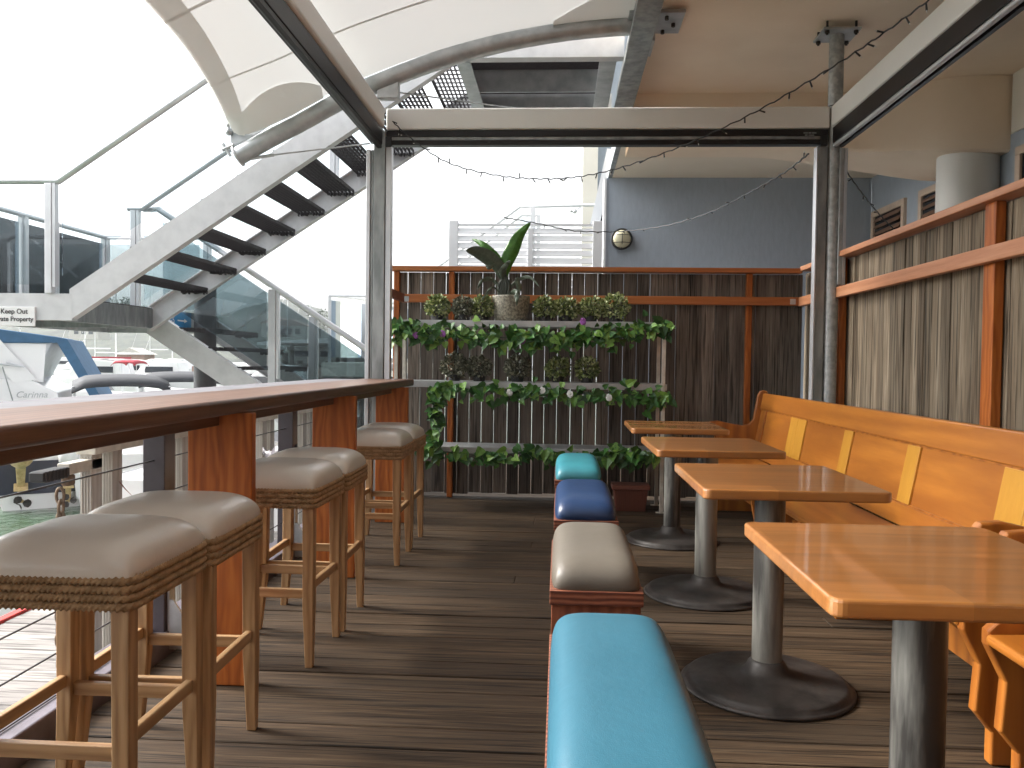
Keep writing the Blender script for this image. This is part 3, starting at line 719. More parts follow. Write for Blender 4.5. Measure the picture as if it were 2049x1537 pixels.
for a, b in ((-4.05, -2.92), (-2.78, -1.8)):
    glass([(a, Y3, zf(a)-.85), (b, Y3, zf(b)-.85), (b, Y3, zf(b)-.1), (a, Y3, zf(a)-.1)])
pl = WB().lathe([(.115, -2), (.115, 2.05)], (-3.80, 8.65, 0), 24); pl.build('support_pile', 'pile', st, smooth=True)

# keep-out sign
sg = thing('warning_sign', 'white plate reading Keep Out Private Property on the landing beam', 'sign', at(30, 628, Y1-.02))
p0 = at(-22, 652, Y1-.02); p1 = at(70, 614, Y1-.02)
WB().box(p0.x, p1.x, Y1-.022, Y1-.010, p0.z-.0, p1.z).build('plate', 'signw', sg, bevel=.004)
cx = (p0.x+p1.x)/2; sw = p1.x-p0.x
def ltext(body, size, px, py): 
    q = at(px, py, Y1-.024); text('lettering', body, size, 'signk', sg, q-sg.location, align='CENTER')
ltext('Keep Out', .055, 28, 627.5); ltext('Private Property', .052, 24, 642.5)
# blue sign on the inner face of the landing beam
sb = thing('direction_sign', 'blue sign with white 5 and arrow fixed to the landing beam under the stairs', 'sign', (-3.96, 8.3, 1.5))
WB().box(-3.969, -3.958, 7.92, 8.66, 1.47, 1.645).build('plate', 'signb', sb)
text('lettering', '1-5', .10, 'signw', sb, (.004, -.16, .02), rot=(math.pi/2, 0, math.pi/2))
mb = MB(); mb.box(.003, .006, .04, .2, .045, .06); mb.add([(.004, .19, .03), (.004, .26, .0525), (.004, .19, .075), (.006, .19, .03), (.006, .26, .0525), (.006, .19, .075)], [(0, 1, 2), (5, 4, 3), (0, 3, 4, 1), (1, 4, 5, 2), (2, 5, 3, 0)])
mb.build('arrow', 'signw', sb)

# ================================================================== BACK SCREEN, RAILS BEHIND THE FENCE
ls = thing('louvre_screen', 'white aluminium louvre screen with horizontal slats behind the timber fence', 'screen', at(1050, 500, 9.9))
a = at(903, 447, 9.9); b_ = at(1207, 447, 9.9); ztop = a.z; zbot = 1.6
for px, ww in ((908, .055), (1062, .03), (1196, .055)):
    q = at(px, 450, 9.9); o = WB().box(q.x-ww, q.x+ww, 9.87, 9.93, zbot, ztop+(.03 if px != 1062 else -.06)).build('post', 'alu_w', ls, bevel=.004)
zz = ztop-.07; k = 0
while zz > zbot:
    q0 = at(917, 450, 9.9).x; q1 = at(1190, 450, 9.9).x
    mb = WB(); mb.hexa([(q0, 9.872, zz-.05), (q1, 9.872, zz-.05), (q1, 9.88, zz-.055), (q0, 9.88, zz-.055), (q0, 9.90, zz+.012), (q1, 9.90, zz+.012), (q1, 9.91, zz+.008), (q0, 9.91, zz+.008)])
    mb.build('slat', 'alu_w', ls); zz -= .088
WB().box(at(917, 450, 9.9).x, at(1190, 450, 9.9).x, 9.88, 9.92, ztop-.03, ztop-.005).build('top_rail', 'alu_w', ls)
br = thing('stair_balustrade', 'white handrails of a raised stair seen above the louvre screen', 'handrail', at(1060, 430, 13))
mb = WB(); mb.tube([at(840, 560, 13), at(1040, 414, 13), at(1195, 410, 13)], .025, 8); mb.tube([at(880, 560, 14.2), at(1043, 431, 14.2), at(1075, 431, 14.2)], .025, 8)
mb.build('handrail', 'alu_w', br, smooth=True)
mb = WB(); q = at(1067, 414, 13); mb.box(q.x-.035, q.x+.035, 12.97, 13.03, 1, q.z); q = at(1078, 431, 14.2); mb.box(q.x-.03, q.x+.03, 14.17, 14.23, 1, q.z); mb.build('post', 'alu_w', br)
mb = WB(); p = [at(1020, 470, 14.2), at(1072, 470, 14.2), at(1072, 436, 14.2), at(1045, 436, 14.2)]; mb.add([Vector(q)+Vector((0, d, 0)) for d in (0, .01) for q in p], [(0, 1, 2, 3), (7, 6, 5, 4), (0, 4, 5, 1), (1, 5, 6, 2), (2, 6, 7, 3), (3, 7, 4, 0)])
mb.build('glass_panel', 'glass_c', br)

# far glass enclosure beyond the lower stairs
ge = thing('glass_enclosure', 'small glass walled terrace corner beyond the lower stair rails', 'balustrade', at(700, 630, 14))
c1 = at(660, 592, 13.0); zt = c1.z; c2 = Vector((c1.x+.95, 15.0, zt)); c3 = Vector((c1.x+2.2, 15.0, zt)); c0 = Vector((c1.x+1.9, 13.0, zt))
mb = WB(); mb.tube([c0, c1, c2, c3], .02, 8); mb.build('handrail', 'alu', ge, smooth=True)
for q in (c1, c1.lerp(c2, .5), c2): WB().box(q.x-.02, q.x+.02, q.y-.02, q.y+.02, 1.1, zt).build('post', 'alu', ge)
def gl2(a, b):
    mb = WB(); d = Vector((0, .004, 0)); p = [Vector((a.x, a.y, 1.2)), Vector((b.x, b.y, 1.2)), Vector((b.x, b.y, zt-.07)), Vector((a.x, a.y, zt-.07))]
    mb.hexa([q-d for q in p]+[q+d for q in p]); mb.build('glass_panel', 'glass', ge)
gl2(c1, c1.lerp(c2, .5)); gl2(c1.lerp(c2, .5), c2); gl2(c2, c3)
WB().box(c1.x-.1, c1.x+2.3, 12.9, 15.2, .9, 1.12).build('terrace_slab', 'soffit3', ge)

# ================================================================== FENCES
def boards_x(x0, x1, y, z0, z1, gapf, seed):
    mb = MB(); r = random.Random(seed); x = x0
    while x < x1:
        wd = min(r.uniform(.098, .112), x1-x); mb.box(x, x+wd, y+r.uniform(-.003, .003), y+.018+r.uniform(0, .003), z0+r.uniform(-.008, .008), z1)
        x += wd+gapf(x, r)
    return mb
FY = 7.08
bf = thing('timber_fence', 'dark weathered board fence with orange stained rails across the back of the deck', 'fence', (.3, FY, 0))
mb = boards_x(-1.43, 2.03, FY, .03, 1.93, lambda x, r: r.choice([.004, .006, .0075]) if x < .75 else r.choice([.001, .002, .0035]), 5)
w_ = WB(); w_.v = mb.v; w_.f = mb.f; w_.build('boards', 'fence', bf, bevel=.002, seg=1)
WB().box(-1.45, 2.0, FY-.10, FY+.03, 1.935, 1.975).build('top_rail', 'cedar_x', bf, bevel=.004)
WB().box(-1.36, 2.0, FY-.105, FY-.062, 1.665, 1.735).build('mid_rail', 'cedar_x', bf, bevel=.005)
for x in (-1.43, -.955, 1.555):
    WB().box(x, x+.046, FY-.06, FY-.004, 0, 1.934).build('post', 'cedar_z', bf, bevel=.004)
WB().bar((-1.34, FY-.085, 1.70), (-1.43, FY-.28, 1.735), .04, .07).build('side_rail', 'bench', bf, bevel=.003)
mb = WB(); mb.box(-1.335, -1.29, FY-.108, FY-.1055, 1.67, 1.715); mb.box(1.90, 1.945, FY-.108, FY-.1055, 1.675, 1.72)
mb.build('nail_plate', 'galv', bf)
# right fence
FX = 2.07
rf = thing('timber_fence', 'paler bleached board fence with pinkish rails running along the right side', 'fence', (FX, 4, 0))
mb = MB(); r = random.Random(11); y = -2.4
while y < 7.06:
    wd = r.choice([.07, .09, .09, .10, .115]); mb.box(FX+r.uniform(-.003, .004), FX+.02, y, y+wd-.001, .05, 1.945); y += wd+r.choice([.001, .003, .004, .007])
w_ = WB(); w_.v = mb.v; w_.f = mb.f; w_.build('boards', 'fence_r', rf, bevel=.002, seg=1)
WB().box(FX-.09, FX+.04, -2.4, 7.0, 1.95, 1.99).build('top_rail', 'cedar_y', rf, bevel=.005)
WB().box(FX-.10, FX-.055, -2.4, 7.0, 1.66, 1.735).build('mid_rail', 'cedar_y', rf, bevel=.005)
WB().box(FX-.10, FX-.055, -2.4, 7.0, .35, .42).build('lower_rail', 'cedar_y', rf, bevel=.005)
for y in (6.10, 3.98, 1.9, -.2):
    WB().box(FX-.054, FX-.006, y, y+.10, 0, 1.949).build('post', 'cedar_z', rf, bevel=.004)

# ================================================================== BAR COUNTER
BZ = 1.03
bc = thing('bar_counter', 'long varnished timber bar ledge on wide orange plank legs along the left side', 'bar', (-1.3, 3, 0))
WB().box(-1.465, -1.10, -2.4, 6.2, BZ-.052, BZ).build('bar_top', 'bar', bc, bevel=.014, seg=4)
WB().box(-1.46, -1.20, -2.4, 6.0, BZ-.10, BZ-.054).build('under_rail', 'bar', bc, bevel=.004)
for y in (-.2, 1.35-.05, 2.85, 4.33, 5.85):
    if y == 1.35-.05: continue
    WB().box(-1.315, -1.083, y, y+.045, .001, BZ-.054).build('plank_leg', 'cedar_z', bc, bevel=.004)
# balustrade outside the bar
bl = thing('cable_balustrade', 'dark posts with thin steel cables and a grey cap rail behind the bar', 'balustrade', (-1.6, 3, 0))
WB().box(-1.73, -1.475, -2.4, 6.03, BZ-.045, BZ-.004).build('cap_rail', 'greyrail', bl, bevel=.006)
for y in (1.55, 3.17, 4.74, 6.25-.2):
    o = WB().box(-1.645, -1.555, y, y+.09, 0, BZ-.046).build('post', 'dark_post', bl, bevel=.004)
    mb = WB(); mb.box(-1.553, -1.545, y+.02, y+.07, 0, .32); mb.hexa([(-1.545, y+.02, 0), (-1.40, y+.02, 0), (-1.40, y+.03, 0), (-1.545, y+.03, 0), (-1.545, y+.02, .20), (-1.53, y+.02, .20), (-1.53, y+.03, .20), (-1.545, y+.03, .20)])
    mb.build('foot_bracket', 'galv', o)
for z in (.76, .62, .485, .35, .215, .08):
    WB().tube([(-1.6, -2.4, z), (-1.6, 6.1, z)], .003, 6).build('cable', 'cable', bl, smooth=True)
tag(MB().box(-1.70, -1.545, -2.4, 7.05, -.3, .075).build('deck_kerb', 'kerb', bevel=.006), kind='structure')

# ================================================================== STOOLS
def dome(hx, hy, h, n=5.0, m=2.2, N_=36, z0=0, corner=.10, bottom=-.012):
    mb = MB(); pts = []
    us = [math.sin(math.pi/2*(-1+2*i/N_)) for i in range(N_+1)]
    for u in us:
        row = []
        for v in us:
            z = h*max(0, (1-abs(u)**n)*(1-abs(v)**n))**(1/m)
            k = 1-corner*(abs(u*v))**6
            row.append(Vector((hx*u*k, hy*v*k, z0+z)))
        pts.append(row)
    mb.grid(pts)
    # skirt closing downwards
    ring = [pts[i][0] for i in range(N_+1)]+[pts[N_][j] for j in range(1, N_+1)]+[pts[i][N_] for i in range(N_-1, -1, -1)]+[pts[0][j] for j in range(N_-1, 0, -1)]
    low = [Vector((p.x*.985, p.y*.985, z0+bottom)) for p in ring]; k = len(ring)
    mb.add(ring+low, [(i, k+i, k+(i+1) % k, (i+1) % k) for i in range(k)]+[tuple(range(k, 2*k))])
    return mb
def weld(o):
    bm = bmesh.new(); bm.from_mesh(o.data); bmesh.ops.remove_doubles(bm, verts=bm.verts, dist=1e-5); bmesh.ops.recalc_face_normals(bm, faces=bm.faces); bm.to_mesh(o.data); bm.free()
    for p in o.data.polygons: p.use_smooth = True
    return o
def make_stool(label, loc):
    t = thing('bar_stool', label, 'bar stool', loc, 'beige topped bar stools along the bar')
    hx = hy = .195
    weld(dome(hx+.008, hy+.008, .083, n=4.2, m=2.3, z0=.682, corner=.05).build('cushion', 'vinyl_b', t))
    mb = MB(); mb.box(-hx+.006, hx-.006, -hy+.006, hy-.006, .605, .682); mb.build('apron', 'stool_h', t)
    # rope band: four twisted rounds
    rp = MB(); c = .03
    path = []
    def side(a, b, k):
        for i in range(k): path.append(Vector(a).lerp(Vector(b), i/k))
    def arc(cx, cy, a0):
        for i in range(30):
            an = a0+math.pi/2*i/30; path.append(Vector((cx+c*math.cos(an), cy+c*math.sin(an), 0)))
    X = hx+.002; Y = hy+.002
    side((X, -Y+c, 0), (X, Y-c, 0), 240); arc(X-c, Y-c, 0); side((X-c, Y, 0), (-X+c, Y, 0), 240); arc(-X+c, Y-c, math.pi/2)
    side((-X, Y-c, 0), (-X, -Y+c, 0), 240); arc(-X+c, -Y+c, math.pi); side((-X+c, -Y, 0), (X-c, -Y, 0), 240); arc(X-c, -Y+c, 1.5*math.pi)
    n = len(path); sg = 9
    for k in range(4):
        z = .674-k*.0192; vs = []; fs = []
        for i, p in enumerate(path):
            tdir = (path[(i+1) % n]-path[i-1]).normalized(); nn = Vector((tdir.y, -tdir.x, 0)); s_ = i/n*118*2*math.pi/3
            for q in range(sg):
                an = 2*math.pi*q/sg; rr = .0092*(1+.24*math.cos(3*(an-s_)+k))
                vs.append(p+nn*(rr*math.cos(an))+Vector((0, 0, z+rr*math.sin(an)*1.08)))
        for i in range(n):
            for q in range(sg): fs.append((i*sg+q, i*sg+(q+1) % sg, ((i+1) % n)*sg+(q+1) % sg, ((i+1) % n)*sg+q))
        rp.add(vs, fs)
    rp.build('rope_band', 'rope', t, smooth='all')
    for sx in (-1, 1):
        for sy in (-1, 1):
            def sq(cx, cy, h, z): return [(cx-h, cy-h, z), (cx+h, cy-h, z), (cx+h, cy+h, z), (cx-h, cy+h, z)]
            l = MB(); cx, cy = sx*.170, sy*.170
            bx = sx*(.176 if sx > 0 else .19); by = sy*.176
            p0 = sq(bx, by, .014, 0); p1 = sq(cx+sx*.002, cy+sy*.002, .0205, .24); p2 = sq(cx, cy, .0215, .63)
            l.add(p0+p1+p2, [(3, 2, 1, 0), (8, 9, 10, 11)]+[(a+k, a+(k+1) % 4, a+4+(k+1) % 4, a+4+k) for a in (0, 4) for k in range(4)])
            l.build('leg', 'stool', t, bevel=.003)
    for sy in (-1, 1): MB().box(-.152, .152, sy*.172-.010, sy*.172+.010, .262, .297).build('stretcher', 'stool_h', t, bevel=.003)
    for sx in (-1, 1): MB().bar((sx*.172, -.152, .305), (sx*.172, .152, .305), .020, .033).build('stretcher', 'stool_y', t, bevel=.004)
    return t
SX = -1.115
s0 = make_stool('nearest bar stool, cut by the left edge of the photo', (SX-.02, 1.95, 0))
copy_thing(s0, (SX-.01, 2.345, 0), 'second bar stool from the front, pushed against the nearest stool', .02)
copy_thing(s0, (SX+.01, 3.235, 0), 'bar stool standing just behind the nearest orange plank leg', -.02)
copy_thing(s0, (SX+.015, 3.655, 0), 'fourth bar stool from the front, left of the middle orange plank leg', .015)
copy_thing(s0, (SX+.03, 4.80, 0), 'fifth bar stool from the front, in front of the far plank leg', 0)
copy_thing(s0, (SX+.03, 5.235, 0), 'farthest bar stool, nearest the ivy garlands', -.015)

# ================================================================== LOW BENCH STOOLS
def make_bench(label, loc, L, mt, W=.315):
    t = thing('low_bench', label, 'bench', loc, 'padded low benches in a row')
    weld(dome(W/2-.004, L/2-.004, .104, n=5.0, m=2.5, z0=.408, corner=.07).build('cushion', mt, t))
    MB().box(-W/2, W/2, -L/2, L/2, .352, .402).build('seat_board', 'bench', t, bevel=.003)
    for sy in (-1, 1): MB().box(-W/2+.006, W/2-.006, sy*(L/2-.05)-.022, sy*(L/2-.05)+.022, 0, .351).build('end_leg', 'bench_z', t, bevel=.003)
    MB().box(-.02, .02, -L/2+.075, L/2-.075, .26, .351).build('stretcher', 'bench_z', t)
    return t
make_bench('nearest low bench with bright turquoise cushion', (.14, 1.80, 0), 1.03, 'vinyl_t')
make_bench('low bench with stone beige cushion behind the near turquoise one', (.135, 3.16, 0), .80, 'vinyl_g')
make_bench('low bench with navy blue cushion', (.14, 4.42, 0), .84, 'vinyl_n')
make_bench('farthest low bench with small green teal cushion beside the garden rack', (.135, 5.78, 0), .84, 'vinyl_t2')

# ================================================================== TABLES
def make_table(label, loc):
    t = thing('cafe_table', label, 'table', loc, 'pedestal tables in front of the pew')
    hx, hy, c = .30, .35, .026
    out = []
    for (ax_, ay_, a0_) in ((hx-c, -hy+c, -90), (hx-c, hy-c, 0), (-hx+c, hy-c, 90), (-hx+c, -hy+c, 180)):
        for k in range(6): an = R(a0_+18*k); out.append((ax_+c*math.cos(an), ay_+c*math.sin(an)))
    mb = MB(); mb.prism(out, 2, .733, .768)
    mb.build('table_top', 'table', t, bevel=.007, seg=3)
    MB().lathe([(.054, .03), (.054, .7325)], (0, 0, 0), 32).build('pedestal', 'ped', t, smooth=True)
    MB().lathe([(.305, 0), (.307, .008), (.300, .014), (.288, .0142), (.286, .026), (.27, .033), (.16, .040), (.10, .050), (.078, .064), (.066, .088), (.056, .10)], (0, 0, 0), 56).build('base', 'castiron', t, smooth='all')
    mb = MB(); mb.box(-.15, .15, -.02, .02, .723, .7325); mb.box(-.02, .02, -.15, .15, .722, .7315); mb.build('top_bracket', 'castiron', t)
    return t
TX = .775
t0 = make_table('nearest pedestal table, cut by the right edge of the photo', (TX, 1.79, 0))
copy_thing(t0, (TX-.005, 3.03, 0), 'second pedestal table from the front, opposite the stone beige bench')
copy_thing(t0, (TX-.02, 4.22, 0), 'third pedestal table from the front', .01)
copy_thing(t0, (TX-.02, 5.48, 0), 'farthest pedestal table, nearest the garden rack', -.01)

# ================================================================== PEWS
def pew(label, Ya, Yb, loc):   # Ya near end, Yb far end (local coordinates relative to loc)
    t = thing('church_pew', label, 'pew', loc, 'old timber pews along the right fence')
    xt, xb = 1.665-loc[0], 1.575-loc[0]; zt, zb_ = .945, .455
    xa = lambda z, off=0: xb+(xt-xb)*(z-zb_)/(zt-zb_)+off
    def slab(z0, z1, y0, y1, f, b):
        return MB().hexa([(xa(z0, f), y0, z0), (xa(z0, b), y0, z0), (xa(z0, b), y1, z0), (xa(z0, f), y1, z0), (xa(z1, f), y0, z1), (xa(z1, b), y0, z1), (xa(z1, b), y1, z1), (xa(z1, f), y1, z1)])
    slab(.82, .945, Ya+.05, Yb-.05, -.018, .012).build('top_rail', 'pew', t, bevel=.007, seg=3)
    slab(.452, .545, Ya+.05, Yb-.05, -.016, .012).build('bottom_rail', 'pew', t, bevel=.003)
    slab(.5455, .8195, Ya+.05, Yb-.05, -.004, .010).build('back_panel', 'pew', t)
    mb = slab(.812, .8195, Ya+.05, Yb-.05, -.012, -.0045); s2 = slab(.5455, .553, Ya+.05, Yb-.05, -.012, -.0045); mb.add(s2.v, s2.f); mb.build('moulding', 'pew_end', t)
    y = Yb-.17; first = True
    sts = [(y, y-.06, 'pew_end')]
    yy = Yb-.82
    while yy > Ya+.3:
        sts.append((yy, yy-.16, 'pew_y')); sts.append((yy-.163, yy-.32, 'pew_y')) if (len(sts) % 3 == 1) else None
        yy -= .95
    return t, slab, xa
def make_pew(label, loc, Ya, Yb, stiles, arms):
    t, slab, xa = pew(label, Ya, Yb, loc)
    for (a, b, mm) in stiles: slab(.553, .812, a, b, -.014, -.0042).build('stile', mm, t, bevel=.0015)
    sx = 1.185-loc[0]; xc = 1.565-loc[0]
    mb = MB(); mb.hexa([(sx, Ya+.02, .405), (xc, Ya+.02, .412), (xc, Yb-.05, .412), (sx, Yb-.05, .405), (sx, Ya+.02, .435), (xc, Ya+.02, .448), (xc, Yb-.05, .448), (sx, Yb-.05, .435)])
    mb.build('seat', 'pew', t, bevel=.012, seg=3)
    def end(y0, y1):
        o = [(sx+.10, 0), (1.72-loc[0], 0), (1.70-loc[0], .30), (1.695-loc[0], .93), (1.68-loc[0], .962), (1.655-loc[0], .97), (1.628-loc[0], .962), (1.61-loc[0], .93), (1.575-loc[0], .74), (1.545-loc[0], .70), (1.49-loc[0], .685), (1.40-loc[0], .70), (1.30-loc[0], .722), (1.24-loc[0], .716), (1.225-loc[0], .695), (1.25-loc[0], .66), (1.28-loc[0], .58), (1.225-loc[0], .47), (sx+.01, .44), (sx+.01, .40), (sx+.06, .30), (sx+.05, .16), (sx+.10, .10)]
        mb = MB(); mb.prism(o, 1, y0, y1); return mb.build('end_panel', 'pew_end', t, bevel=.008, seg=3)
    end(Yb-.05, Yb-.008)
    end(Ya, Ya+.042)
    n_ = max(1, int((Yb-Ya)/1.6))
    for k in range(1, n_+1):
        yy = Ya+(Yb-Ya)*k/(n_+1); MB().hexa([(sx+.12, yy-.02, 0), (1.60-loc[0], yy-.02, 0), (1.60-loc[0], yy+.02, 0), (sx+.12, yy+.02, 0), (sx+.04, yy-.02, .404), (1.56-loc[0], yy-.02, .404), (1.56-loc[0], yy+.02, .404), (sx+.04, yy+.02, .404)]).build('support', 'pew_end', t, bevel=.003)
    MB().box(1.50-loc[0], 1.53-loc[0], Ya+.045, Yb-.055, .10, .20).build('rear_rail', 'pew_end', t)
    return t
p1 = make_pew('long orange church pew with yellow stiles, far one of the two', (1.45, 4.6, 0), -2.13, 2.10,
         [(1.86, 1.95, 'pew_end'), (1.02, 1.18, 'pew_y'), (.84, 1.017, 'pew_y'), (.0, .13, 'pew_y'), (-.83, -.70, 'pew_y'), (-1.69, -1.52, 'pew_y'), (-1.87, -1.693, 'pew_y')], True)
p1.rotation_euler.z = R(.35); p1.location.x -= .018
make_pew('second orange pew, cut off by the right edge of the photo', (1.45, 1.25, 0), -1.6, 1.135,
         [(.84, 1.0, 'pew_y'), (0, .13, 'pew_y')], True)
# small metal hook hanging under the far tables
mb = MB(); mb.tube([(0, 0, .36), (0, 0, .27), (.01, 0, .235), (.04, 0, .225)], .007, 8); 
tag(mb.build('steel_hook', 'galv', loc=(1.19, 4.95, 0)), 'small galvanised hook hanging below the far pew seat', 'hook')

# ================================================================== GARDEN RACK AND PLANTS
RY0, RY1 = 6.50, 6.86
gr = thing('garden_rack', 'galvanised three shelf rack standing against the back fence', 'rack', (-.25, 6.7, 0))
shelfz = []
for k, (pyc, xa_, xb_) in enumerate(((650, 790, 1326), (773, 790, 1322), (905, 790, 1320))):
    z = at(1050, pyc-8, RY0).z; shelfz.append(z); x0 = -1.30; x1 = .84
    mb = WB(); mb.box(x0, x1, RY0, RY0+.012, z-.05, z); mb.box(x0, x1, RY0+.0125, RY1, z-.012, z-.001); mb.box(x0, x1, RY1, RY1+.012, z-.05, z)
    mb.build('shelf', 'galv', gr, bevel=.002)
for x in (-1.31, .795):
    for y in (RY0-.006, RY1-.02):
        mb = WB(); mb.box(x, x+.028, y-.02, y+.006, 0, shelfz[0]-.01); mb.box(x-.03, x+.055, y-.03, y+.015, 0, .006); mb.build('upright', 'handrail', gr, bevel=.002)
IVY = [(.0, .28), (.12, .5), (.30, .42), (.48, .40), (.66, .24), (.85, .10)]
HEART = [(-.10, .20), (-.06, .42), (.12, .55), (.40, .48), (.70, .24)]
def garland(label, path, dens, seed, roses=(), size=(.035, .06), spread=.05):
    r = random.Random(seed); pts = interp([Vector(p) for p in path], 8)
    t = thing('ivy_garland', label, 'garland', tuple(pts[0]), 'ivy garlands draped on the garden rack')
    WB().tube(pts, .005, 5).build('vine', 'stem', t)
    mb = WB(); L = sum((b-a).length for a, b in zip(pts, pts[1:]))
    for k in range(int(L*dens*.68)):
        i = r.randrange(len(pts)-1); p = pts[i].lerp(pts[i+1], r.random())
        p = p+Vector((r.gauss(0, spread*.5), r.gauss(-.01, spread*.5), r.gauss(-.01, spread)))
        d = Vector((r.uniform(-1, 1), r.uniform(-.9, .1), r.uniform(-1.3, .5))); nn = Vector((r.uniform(-.6, .6), -1, r.uniform(-.2, .9)))
        s_ = r.uniform(*size)*(.75+.4*r.random()); mb.leaf(p, d, nn, s_*1.25, s_, HEART if r.random() < .6 else IVY, r.uniform(.1, .45))
    mb.build('leaves', 'ivy', t, solid=.0006)
    for (x, y, z, mm) in roses:
        rm = WB(); c = Vector((x, y, z))
        for ring in range(4):
            nr = 3+ring*2; rr = .006+ring*.008
            for q in range(nr):
                an = 2*math.pi*q/nr+ring*.7; rr *= .75; cc = c+Vector((rr*math.cos(an), -.014+ring*.005, rr*math.sin(an)))
                tn = Vector((math.cos(an), -.7+.25*ring, math.sin(an)))
                rm.leaf(cc-tn*.004, tn, Vector((-math.sin(an)*.0+math.cos(an)*.7, 1, math.sin(an)*.7)), .012+ring*.0025, .015+ring*.0025, [(.1, .4), (.5, .6), (.85, .4)], -.4)
        rm.build('rose', mm, t, solid=.001)
    return t
yf = RY0-.035
z0, z1, z2 = shelfz
def px(x, y, Y=yf): return at(x, y, Y)
def rose(x, y, mm): p = px(x, y, yf-.05); return (p.x, p.y, p.z, mm)
garland('top ivy garland with purple roses along the upper shelf', [px(785, 660), px(820, 655), px(850, 668), px(900, 660), px(960, 670), px(1020, 676), px(1080, 672), px(1130, 675), px(1180, 665), px(1240, 668), px(1290, 655), px(1335, 650)], 340, 21,
        [rose(887, 669, 'rose_p'), rose(833, 672, 'rose_p'), rose(1047, 683, 'rose_p'), rose(1168, 645, 'rose_p')], (.042, .068), .042)
garland('middle ivy garland with white roses along the second shelf', [px(865, 785), px(900, 778), px(950, 780), px(1010, 785), px(1060, 778), px(1120, 785), px(1180, 788), px(1240, 785), px(1290, 795), px(1335, 792)], 190, 22,
        [rose(1021, 787, 'rose_w'), rose(1087, 783, 'rose_w'), rose(1142, 790, 'rose_w'), rose(1220, 797, 'rose_w')], (.042, .072), .035)
garland('ivy garland hanging down the left side of the rack', [px(880, 785), px(872, 815), px(878, 845), px(868, 875), px(872, 905)], 230, 23, [], (.042, .07), .035)
garland('lowest ivy garland lying along the bottom shelf', [px(845, 900), px(900, 905), px(960, 912), px(1020, 908), px(1080, 905), px(1115, 912), px(1200, 912), px(1240, 905), px(1275, 915), px(1310, 905)], 170, 24, [], (.045, .075), .03)
def shrub(label, x, z, rad, seed, mm, y=None):
    y = y if y is not None else (RY0+RY1)/2-.05
    r = random.Random(seed); t = thing('small_bush', label, 'artificial plant', (x, y, z), 'small round bushes on the garden rack')
    MB().lathe([(.045, 0), (.055, .05)], (0, 0, 0), 14).build('pot', 'ptpot', t)
    mb = MB(); c = Vector((0, 0, rad*.95+.02))
    for k in range(60):
        d = Vector((r.gauss(0, 1), r.gauss(0, 1), r.gauss(0, 1))).normalized(); q = c+d*rad*.9*Vector((1, 1, .9)).length/1.7; mb.bar(c-Vector((0, 0, rad*.6)), c+d*rad*.85, .0015, .0015)
    mb.build('stems', 'stem', t)
    mb = MB()
    for k in range(620):
        d = Vector((r.gauss(0, 1), r.gauss(0, 1), r.gauss(0, 1))).normalized(); rr = rad*(r.uniform(.45, 1.0)**.6)*(1+.18*mnoise.noise(d*2.5+Vector((seed, 0, 0)))); p = c+Vector((d.x*rr, d.y*rr, d.z*rr*.92))
        if p.z < .01: continue
        dd = (d+Vector((r.uniform(-1, 1), r.uniform(-1, 1), r.uniform(-.6, 1)))*.8); s_ = r.uniform(.012, .023)
        mb.leaf(p, dd, Vector((r.uniform(-1, 1), r.uniform(-1, .3), r.uniform(-.2, 1))), s_*1.3, s_, [(.1, .4), (.45, .55), (.8, .35)], .2)
    mb.build('foliage', mm, t, solid=.0005)
    return t
def bx_(xp, zz, Y=6.63): return at(xp, 640, Y).x
rows_ = [(875, 'leftmost bush on the top shelf', .105, 'box'), (928, 'second bush on the top shelf, left of the big pot', .10, 'box_d'), (966, 'bush directly left of the big pot on the top shelf', .105, 'box'),
         (1090, 'bush directly right of the big pot on the top shelf', .105, 'box'), (1133, 'second bush right of the big pot on the top shelf', .10, 'box'), (1182, 'third bush right of the big pot on the top shelf', .105, 'box'), (1230, 'rightmost and brightest bush on the top shelf', .12, 'box')]
for k, (xp, lb, rd_, mm) in enumerate(rows_): shrub(lb, bx_(xp, z0), z0, rd_*.92, 40+k, mm)
rows_ = [(910, 'dark leafed bush at the left of the middle shelf', .12), (960, 'second dark bush on the middle shelf', .11), (1037, 'spiky dark bush in the centre of the middle shelf', .115), (1118, 'round bush fourth along the middle shelf', .11), (1176, 'rightmost round bush on the middle shelf', .11)]
for k, (xp, lb, rd_) in enumerate(rows_): shrub(lb, bx_(xp, z1), z1, rd_*.88, 60+k, 'box_d' if k < 3 else 'box')
# big pot with broad leaved plant
pc = at(1022, 638, 6.66); bp = thing('potted_plant', 'speckled grey pot with tall broad green leaves on the top shelf', 'potted plant', (pc.x, 6.66, z0))
MB().lathe([(.118, 0), (.132, .03), (.146, .10), (.152, .19), (.153, .205), (.143, .205), (.138, .19)], (0, 0, 0), 36).build('pot', 'pot', bp, smooth='all')
MB().lathe([(.137, .17), (.137, .185)], (0, 0, 0), 24).build('soil', 'soil', bp)
def blade(pts, W, mm, name='leaf', curl=.25, npx=9):
    c = interp([Vector(p) for p in pts], 6); n = len(c); g = []
    for i, p in enumerate(c):
        t_ = i/(n-1); w_ = W*math.sin(math.pi*min(1, t_*.93+.07))**.8*(1 if t_ < .5 else 1-.25*(t_-.5)); d = (c[min(i+1, n-1)]-c[max(i-1, 0)]).normalized()
        a = d.cross(Vector((0, 1, .25))).normalized(); nn = a.cross(d); row = []
        for j in range(npx):
            s_ = -1+2*j/(npx-1); row.append(p+a*(w_*s_)+nn*(abs(s_)*w_*curl+.006*math.sin(t_*22+s_*2)*abs(s_)))
        g.append(row)
    mb = WB(); mb.grid(g); return mb.build(name, mm, bp, smooth='all', solid=.0012)
B = lambda x, y, dy=0: at(x, y, 6.62+dy)
